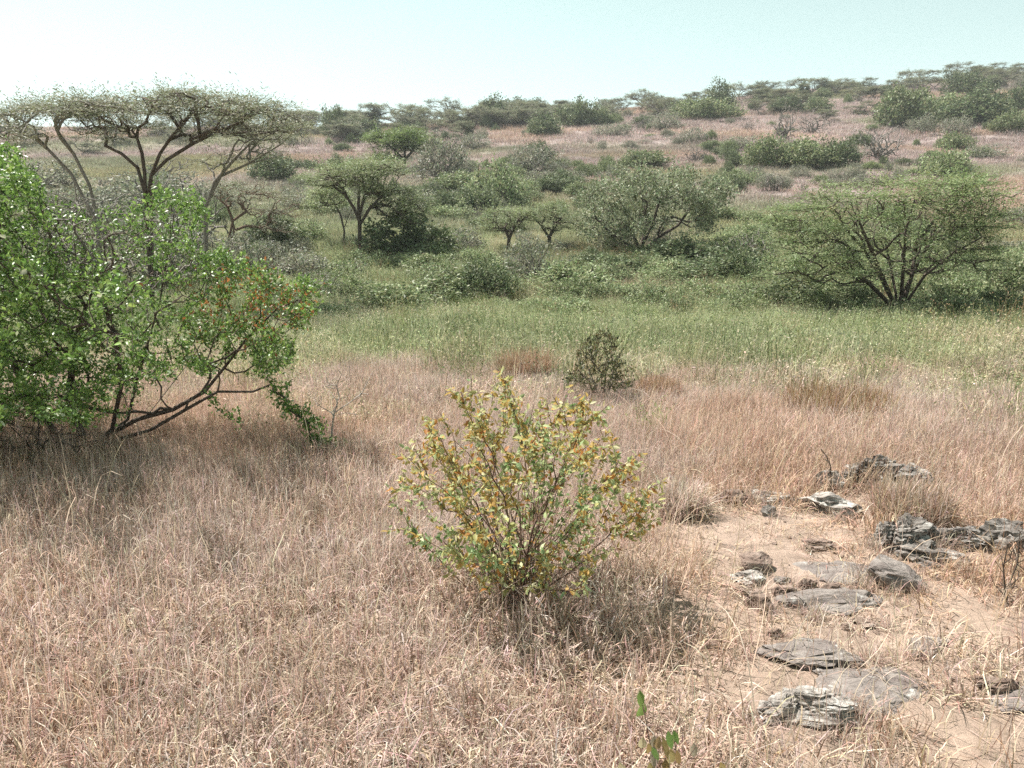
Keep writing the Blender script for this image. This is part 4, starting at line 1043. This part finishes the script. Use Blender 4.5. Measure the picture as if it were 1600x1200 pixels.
# one by one, as they stand (u, v of the foot; width and height in the photograph)
SPOTS = [
 ('grey', 830, 442, 96, 72, 'grey-mauve shrub with a dark shaded heart standing in the green valley', 'thorn_shrub'),
 ('dark', 640, 402, 150, 66, 'dark thicket spreading under the umbrella acacia', 'dark_thicket'),
 ('dark', 430, 392, 100, 46, 'dark low thicket between the brown acacia and the umbrella acacia', 'dark_thicket'),
 ('grey', 690, 288, 110, 72, 'large grey-green round shrub on the slope behind the umbrella acacia', 'thorn_shrub'),
 ('herb', 778, 322, 110, 66, 'fuzzy yellow-green round shrub on the slope above the twin low acacias', 'fuzzy_shrub'),
 ('grey', 830, 278, 96, 52, 'pale grey shrub on the slope beside a dark one, above the fuzzy yellow-green shrub', 'thorn_shrub'),
 ('dark', 1150, 444, 66, 48, 'dark-hearted shrub in the valley between the round-headed tree and the fan acacia', 'evergreen_shrub'),
 ('bare', 1165, 418, 100, 54, 'brownish leafless shrub behind the dark-hearted valley shrub', 'leafless_shrub'),
 ('dark', 1240, 486, 110, 44, 'dark low shrub at the edge of the fan acacia', 'evergreen_shrub'),
 ('dark', 1475, 508, 120, 50, 'dark shrub tucked against the foot of the fan acacia', 'evergreen_shrub'),
 ('green', 1590, 462, 90, 56, 'dark green shrub beyond the fan acacia in the valley', 'leafy_shrub'),
 ('herb', 1480, 280, 92, 54, 'olive rounded shrub on the slope right behind the fan acacia', 'olive_shrub'),
 ('green', 1410, 200, 84, 60, 'tall fresh green dome-shaped shrub high on the dry hillside', 'leafy_shrub'),
 ('bare', 1377, 252, 96, 54, 'leafless forked tree alone on the mauve hillside grass', 'bare_tree'),
 ('bare', 1226, 222, 62, 50, 'leafless tree with a curved pale trunk behind the green hillside clump', 'bare_tree'),
 ('dark', 521, 216, 46, 44, 'dark bluish evergreen tree at the upper edge of the dry slope', 'evergreen_tree'),
 ('dark', 760, 470, 92, 54, 'dark green leafy shrub in the valley below the grey-mauve shrub', 'evergreen_shrub'),
 ('green', 618, 492, 150, 46, 'broad fresh green shrub in the valley with a bright tip', 'leafy_shrub'),
]
SPOTS += [('grey', 250, 452, 190, 125, 'tall grey thorn thicket under the large flat-topped acacia', 'thorn_thicket'), ('bare', 130, 455, 190, 130, 'tall bare grey thicket under the leaning acacia', 'thorn_thicket'),
 ('grey', 350, 440, 120, 80, 'grey thorn thicket under the pale-limbed slanting acacia', 'thorn_thicket'), ('grey', 40, 460, 170, 130, 'tall grey thorn thicket past the leaning acacia', 'thorn_thicket'), ('bare', 300, 400, 130, 95, 'bare grey-mauve thicket between the large flat-topped acacia and the crooked brown acacia', 'thorn_thicket')]
for kd, u, v, w, h, lab, nm in SPOTS: put(kd, u, v, w, h, gp, lab, name=nm)
for kd, lst in {
 'dark': [(425, 284, 70, 42), (845, 262, 42, 36), (920, 418, 70, 26), (1540, 178, 62, 42), (1525, 194, 110, 42), (1595, 176, 36, 40), (1345, 232, 40, 22), (1225, 178, 52, 26), (1125, 176, 50, 40), (1330, 138, 42, 26), (905, 200, 62, 40), (850, 214, 62, 30), (770, 194, 50, 36), (1070, 416, 110, 44), (1310, 262, 52, 42), (1505, 150, 56, 36), (1145, 300, 40, 22), (880, 292, 60, 22)],
 'green': [(1200, 264, 66, 46), (1255, 264, 96, 44), (1480, 190, 84, 40), (1580, 208, 66, 30), (1490, 236, 54, 26), (1280, 178, 44, 24), (1112, 188, 84, 30), (1076, 184, 60, 28), (935, 198, 42, 26), (1010, 262, 84, 26), (710, 300, 90, 30), (1430, 168, 50, 24)],
 'grey': [(546, 220, 56, 26), (1495, 214, 56, 30), (1440, 212, 50, 30), (1470, 178, 56, 26), (1415, 140, 48, 18), (1040, 205, 60, 26), (960, 215, 70, 22), (1160, 235, 60, 22), (740, 235, 60, 26), (650, 330, 90, 36), (720, 395, 90, 36), (470, 330, 80, 40), (230, 330, 170, 60), (130, 350, 150, 60), (330, 335, 100, 50), (60, 300, 150, 50), (470, 440, 120, 46), (500, 470, 90, 40), (1330, 250, 50, 24), (1540, 250, 70, 22), (1080, 225, 60, 22), (545, 440, 70, 30), (430, 430, 100, 50)],
 'bare': [(1270, 212, 66, 34), (1170, 206, 34, 18), (1345, 162, 26, 18), (1000, 205, 50, 22), (1090, 255, 60, 24), (1210, 300, 70, 26), (1380, 290, 60, 24), (250, 300, 120, 50), (180, 380, 140, 60), (270, 370, 120, 60)],
 'herb': [(900, 462, 170, 50), (700, 470, 110, 36), (860, 492, 120, 34), (1100, 478, 110, 44), (980, 470, 120, 34), (1040, 440, 110, 34), (560, 470, 110, 34), (1300, 470, 100, 40), (1170, 480, 110, 36), (520, 500, 100, 34), (680, 440, 120, 32), (780, 430, 90, 30), (1010, 500, 130, 26), (1560, 500, 110, 34), (1350, 500, 90, 26), (940, 438, 100, 28), (640, 420, 80, 24), (1210, 440, 90, 40), (1260, 420, 90, 36), (1580, 420, 100, 36), (700, 345, 90, 30), (1180, 350, 70, 22), (1150, 380, 80, 24), (740, 500, 90, 26)],
}.items():
    for u, v, w, h in lst: put(kd, u, v, w, h, gp)

def ridge():
    g = np.random.default_rng(55)
    # the dense flat-topped belt along the crest
    for k in range(290):
        u = g.uniform(-60, 1680); v = crest(u) + abs(g.normal()) * 17 + g.uniform(-2, 6)
        if u < 430 and g.random() < .7: continue
        s = g.uniform(.7, 1.3) * np.interp(u, [0, 600, 900, 1600], [1.35, 1.35, 1.1, .85])
        put('acacia', u, v, 45 * s, 21 * s * g.uniform(.75, 1.25), g)
    for k in range(60):        # the thick belt of trees along the lower, nearer part of the crest
        u = g.uniform(445, 960); v = crest(u) + g.uniform(2, 26)
        put('acacia' if g.random() < .7 else ['grey', 'dark'][g.integers(2)], u, v, g.uniform(36, 66), g.uniform(20, 32), g)
    for k in range(75):
        u = g.uniform(440, 1650); v = crest(u) + g.uniform(6, 40)
        put(['dark', 'grey', 'green', 'dark', 'grey'][g.integers(5)], u, v, g.uniform(16, 36), g.uniform(9, 20), g)
    for c in range(105):        # shrubs in uneven clumps with open ground between
        cu = g.uniform(430, 1680); cv = crest(cu) + 26 + g.random() ** .85 * 140; kd = ['dark', 'grey', 'grey', 'green', 'grey', 'bare', 'dark'][g.integers(7)]
        for k in range(1 + int(g.random() ** 1.5 * 6)):
            u = cu + g.normal() * 26; v = max(crest(u) + 12, cv + g.normal() * 7)
            f = np.clip((v - 110) / 140, .45, 1.15)
            put(kd if g.random() < .65 else ['grey', 'bare', 'green'][g.integers(3)], u, v, g.uniform(12, 42) * f, g.uniform(7, 21) * f, g)
    for k in range(105):        # thickening scrub at the foot of the slope
        u = g.uniform(-60, 1660); v = g.uniform(290, 425)
        if 1200 < u and v < 330: continue
        put(['grey', 'green', 'herb', 'grey', 'herb', 'dark'][g.integers(6)], u, v, g.uniform(34, 90), g.uniform(15, 36), g)
    for k in range(75):
        u = g.uniform(380, 1660); v = g.uniform(425, 505)
        put(['herb', 'herb', 'herb', 'green', 'dark'][g.integers(5)], u, v, g.uniform(50, 130), g.uniform(22, 48), g)
    for k in range(70):
        u = g.uniform(420, 1660); v = g.uniform(470, 556)
        put(['herb', 'herb', 'grey'][g.integers(3)], u, v, g.uniform(28, 80), g.uniform(12, 26), g)
ridge()
for (kd, j), _ in used.items(): pass
for kd, lib in KIND.items():       # a kind that found no place of its own is not left standing at the camera
    for j, pr in enumerate(lib):
        if (kd, j) not in used: put(kd, 900 + 90 * j, 240, 30, 16, gp, k=j)

# --- single small plants
def dark_bush():
    g = np.random.default_rng(9); b = gpt(938, 628)
    t = thing('small_dark_bush', 'small dark olive bush where dry grass meets the green valley', 'bush', b)
    q = poly_sample([(878, 600), (880, 570), (905, 545), (925, 520), (950, 515), (968, 535), (985, 570), (992, 605), (940, 620)], 200, g)
    T = np.array([at(u, v, b[1] + .3 * g.normal()) - b for u, v in q])
    st = [[np.zeros(3), np.array([.08 * math.cos(a), .08 * math.sin(a), .1]), np.array([.2 * math.cos(a), .2 * math.sin(a), .3])] for a in np.arange(9) * .7]
    P, par, _ = grow(T, st, bf=.35, seg=.09, jit=.12, g=g); r, s = radii(P, par, .003, 2.4); build(b, P, par, np.minimum(r, .015), M_BARKD, t, 'stems')
    crown(t, twig_leaves(P, par, tipnodes(s, 2), 6, g, .02, .05, .022, [(.10, .115, .05), (.15, .16, .07), (.07, .08, .04), (.20, .17, .08)], flat=.3), name='foliage')
dark_bush()
def dead_shrub(name, label, b, polys, n, mat, r0, seed, dy=.2, rmax=.02, cat='dead shrub', stems=None, jit=.12):
    g = np.random.default_rng(seed); t = thing(name, label, cat, b)
    q = poly_sample(polys, n, g); T = np.array([at(u, v, b[1] + dy * g.normal()) - b for u, v in q])
    st = [[np.zeros(3)] + [at(u, v, b[1]) - b for u, v in s_] for s_ in stems]
    P, par, _ = grow(T, st, bf=.3, seg=.08, jit=jit, g=g); r, s = radii(P, par, r0, 2.3); build(b, P, par, np.minimum(r, rmax), mat, t, 'branches')
dead_shrub('dead_branch', 'bare pale crooked branch standing in the dry grass beside the glossy bush', gpt(516, 705), [(478, 600), (520, 575), (590, 573), (605, 600), (560, 625), (500, 640)], 14, M_BARKP, .0035, 61, .12, .014,
           stems=[[(518, 670), (523, 645), (545, 630), (565, 615), (583, 580)], [(521, 650), (530, 620), (526, 602), (534, 585), (528, 578)], [(521, 650), (540, 645), (558, 648)]])
dead_shrub('dead_stick', 'thin dark dead stick poking up beside the layered rock mound', gpt(1300, 770), [(1285, 705), (1296, 712), (1302, 740), (1296, 745)], 5, M_BARKD, .005, 62, .02, .02, cat='stick', stems=[[(1299, 750), (1298, 728), (1291, 712), (1283, 702)]])
dead_shrub('bare_sapling', 'dark leafless sapling growing beside the mottled lichen outcrop', gpt(1572, 945), [(1545, 900), (1555, 850), (1580, 815), (1600, 830), (1620, 870), (1610, 930), (1560, 935)], 46, M_BARKD, .0022, 63, .12, .012, cat='sapling',
           stems=[[(1570, 915), (1568, 885), (1575, 850)], [(1574, 920), (1590, 880), (1594, 830)], [(1570, 930), (1555, 915), (1548, 900)]])
dead_shrub('dead_brush', 'tangle of dark dead twigs at the foot of the glossy green bush', gpt(60, 715), [(-40, 650), (40, 630), (110, 660), (170, 690), (120, 712), (-30, 715)], 190, M_BARKD, .0028, 64, .35, .012, cat='dead twigs', jit=.2,
           stems=[[(40, 690), (10, 660)], [(70, 690), (100, 670)], [(90, 700), (140, 695)], [(60, 690), (60, 650)], [(20, 700), (-20, 690)]])
def seedling():
    g = np.random.default_rng(15)
    b = at(1052, 1245, 2.72); b[2] = float(H(b[0], b[1]))
    t = thing('leafy_seedling', 'small leafy seedling with green and brown-edged leaves in the near dry grass', 'seedling', b)
    W3 = lambda u, v, d=0.: at(u, v, b[1] + d) - b
    z = np.zeros(3)
    tips = [(1000, 1078, 0), (1008, 1098, .03), (1052, 1140, 0), (1022, 1165, -.04), (1030, 1150, 0), (1085, 1160, .03), (1125, 1190, 0), (1005, 1150, .04), (968, 1190, 0), (1040, 1185, -.03), (1015, 1190, -.05), (1048, 1168, .05)]
    st = [[z, W3(1060, 1190), W3(1052, 1150)], [z, W3(1020, 1185), W3(1008, 1120), W3(999, 1080)], [z, W3(1075, 1185), W3(1090, 1162)]]
    T = np.array([W3(*q) for q in tips])
    P, par, tp = grow(T, st, bf=.3, seg=.05, jit=.08, g=g); r, s = radii(P, par, .0016, 2.6); build(b, P, par, r, M_STEM, t, 'stems')
    cols = [(.20, .30, .085), (.30, .26, .10), (.33, .24, .11), (.42, .38, .24)]
    k = len(tp) + 6
    base = np.concatenate([P[tp], P[tp][g.integers(0, len(tp), 6)] + g.normal(size=(6, 3)) * .02])
    D = rand_unit(k, g) * [.5, .3, .3] + [0, -.2, -1.0]; N = rand_unit(k, g) * .5 + [.2, -1, .3]
    ci = np.array([0 if P_[2] > np.quantile(base[:, 2], .72) else 1 + g.integers(3) for P_ in base])
    single_leaves(t, base, D, N, .075, .034, cols, ci, M_DRYLEAF, g)
seedling()
def tussock(u, v, wpx, hpx, cols, label, seed):
    g = np.random.default_rng(seed); p = gpt(u, v); d = depth(p)
    o = blade_clump('grass_tussock', 1700, wpx * d / FPX * .48, hpx * d / FPX * .6, hpx * d / FPX * 1.35, .3, .4, .009, cols, seed=seed, seg=4, kink=.12, matt=M_LEAF)
    C.objects.link(o); o.location = p; tag(o, label, 'grass tussock'); o['kind'] = 'stuff'
RUST = [(.42, .28, .18), (.48, .33, .22), (.33, .20, .12), (.53, .40, .29)]
tussock(822, 592, 90, 44, RUST, 'rusty red grass tussock beside the small dark olive bush, behind the yellowing bush', 301)
tussock(1030, 622, 70, 32, RUST, 'orange-brown grass tussock on the far side of the small dark olive bush', 302)
tussock(1310, 648, 170, 44, [(.30, .18, .09), (.38, .26, .13), (.22, .12, .06), (.42, .33, .17)], 'wide dark rust-brown band of grass below the fan acacia', 303)
tussock(1425, 815, 120, 60, [(.50, .37, .27), (.57, .44, .34), (.43, .30, .21), (.62, .50, .41)], 'reddish grass tussock between the layered mound and the grey outcrop', 304)
tussock(1060, 800, 80, 46, DRY[:3], 'straw-coloured grass tussock at the edge of the bare soil', 305)

# ------------------------------------------------------------------ haze
def haze():
    m, n, l = newmat('haze')
    out = n.new('ShaderNodeOutputMaterial'); pv = n.new('ShaderNodeVolumePrincipled')
    pv.inputs['Color'].default_value = (.92, .96, 1, 1); pv.inputs['Density'].default_value = .00035; pv.inputs['Anisotropy'].default_value = .2
    l.new(pv.outputs[0], out.inputs['Volume'])
    x, y0, y1, z0, z1 = 2700, -900, 3700, -9, 75
    V = [(sx * x, y, z) for z in (z0, z1) for y in (y0, y1) for sx in (-1, 1)]
    F = np.array([(0, 2, 3, 1), (4, 5, 7, 6), (0, 1, 5, 4), (2, 6, 7, 3), (0, 4, 6, 2), (1, 3, 7, 5)])
    link('haze', mkmesh('haze', V, [F], m), kind='stuff')
haze()
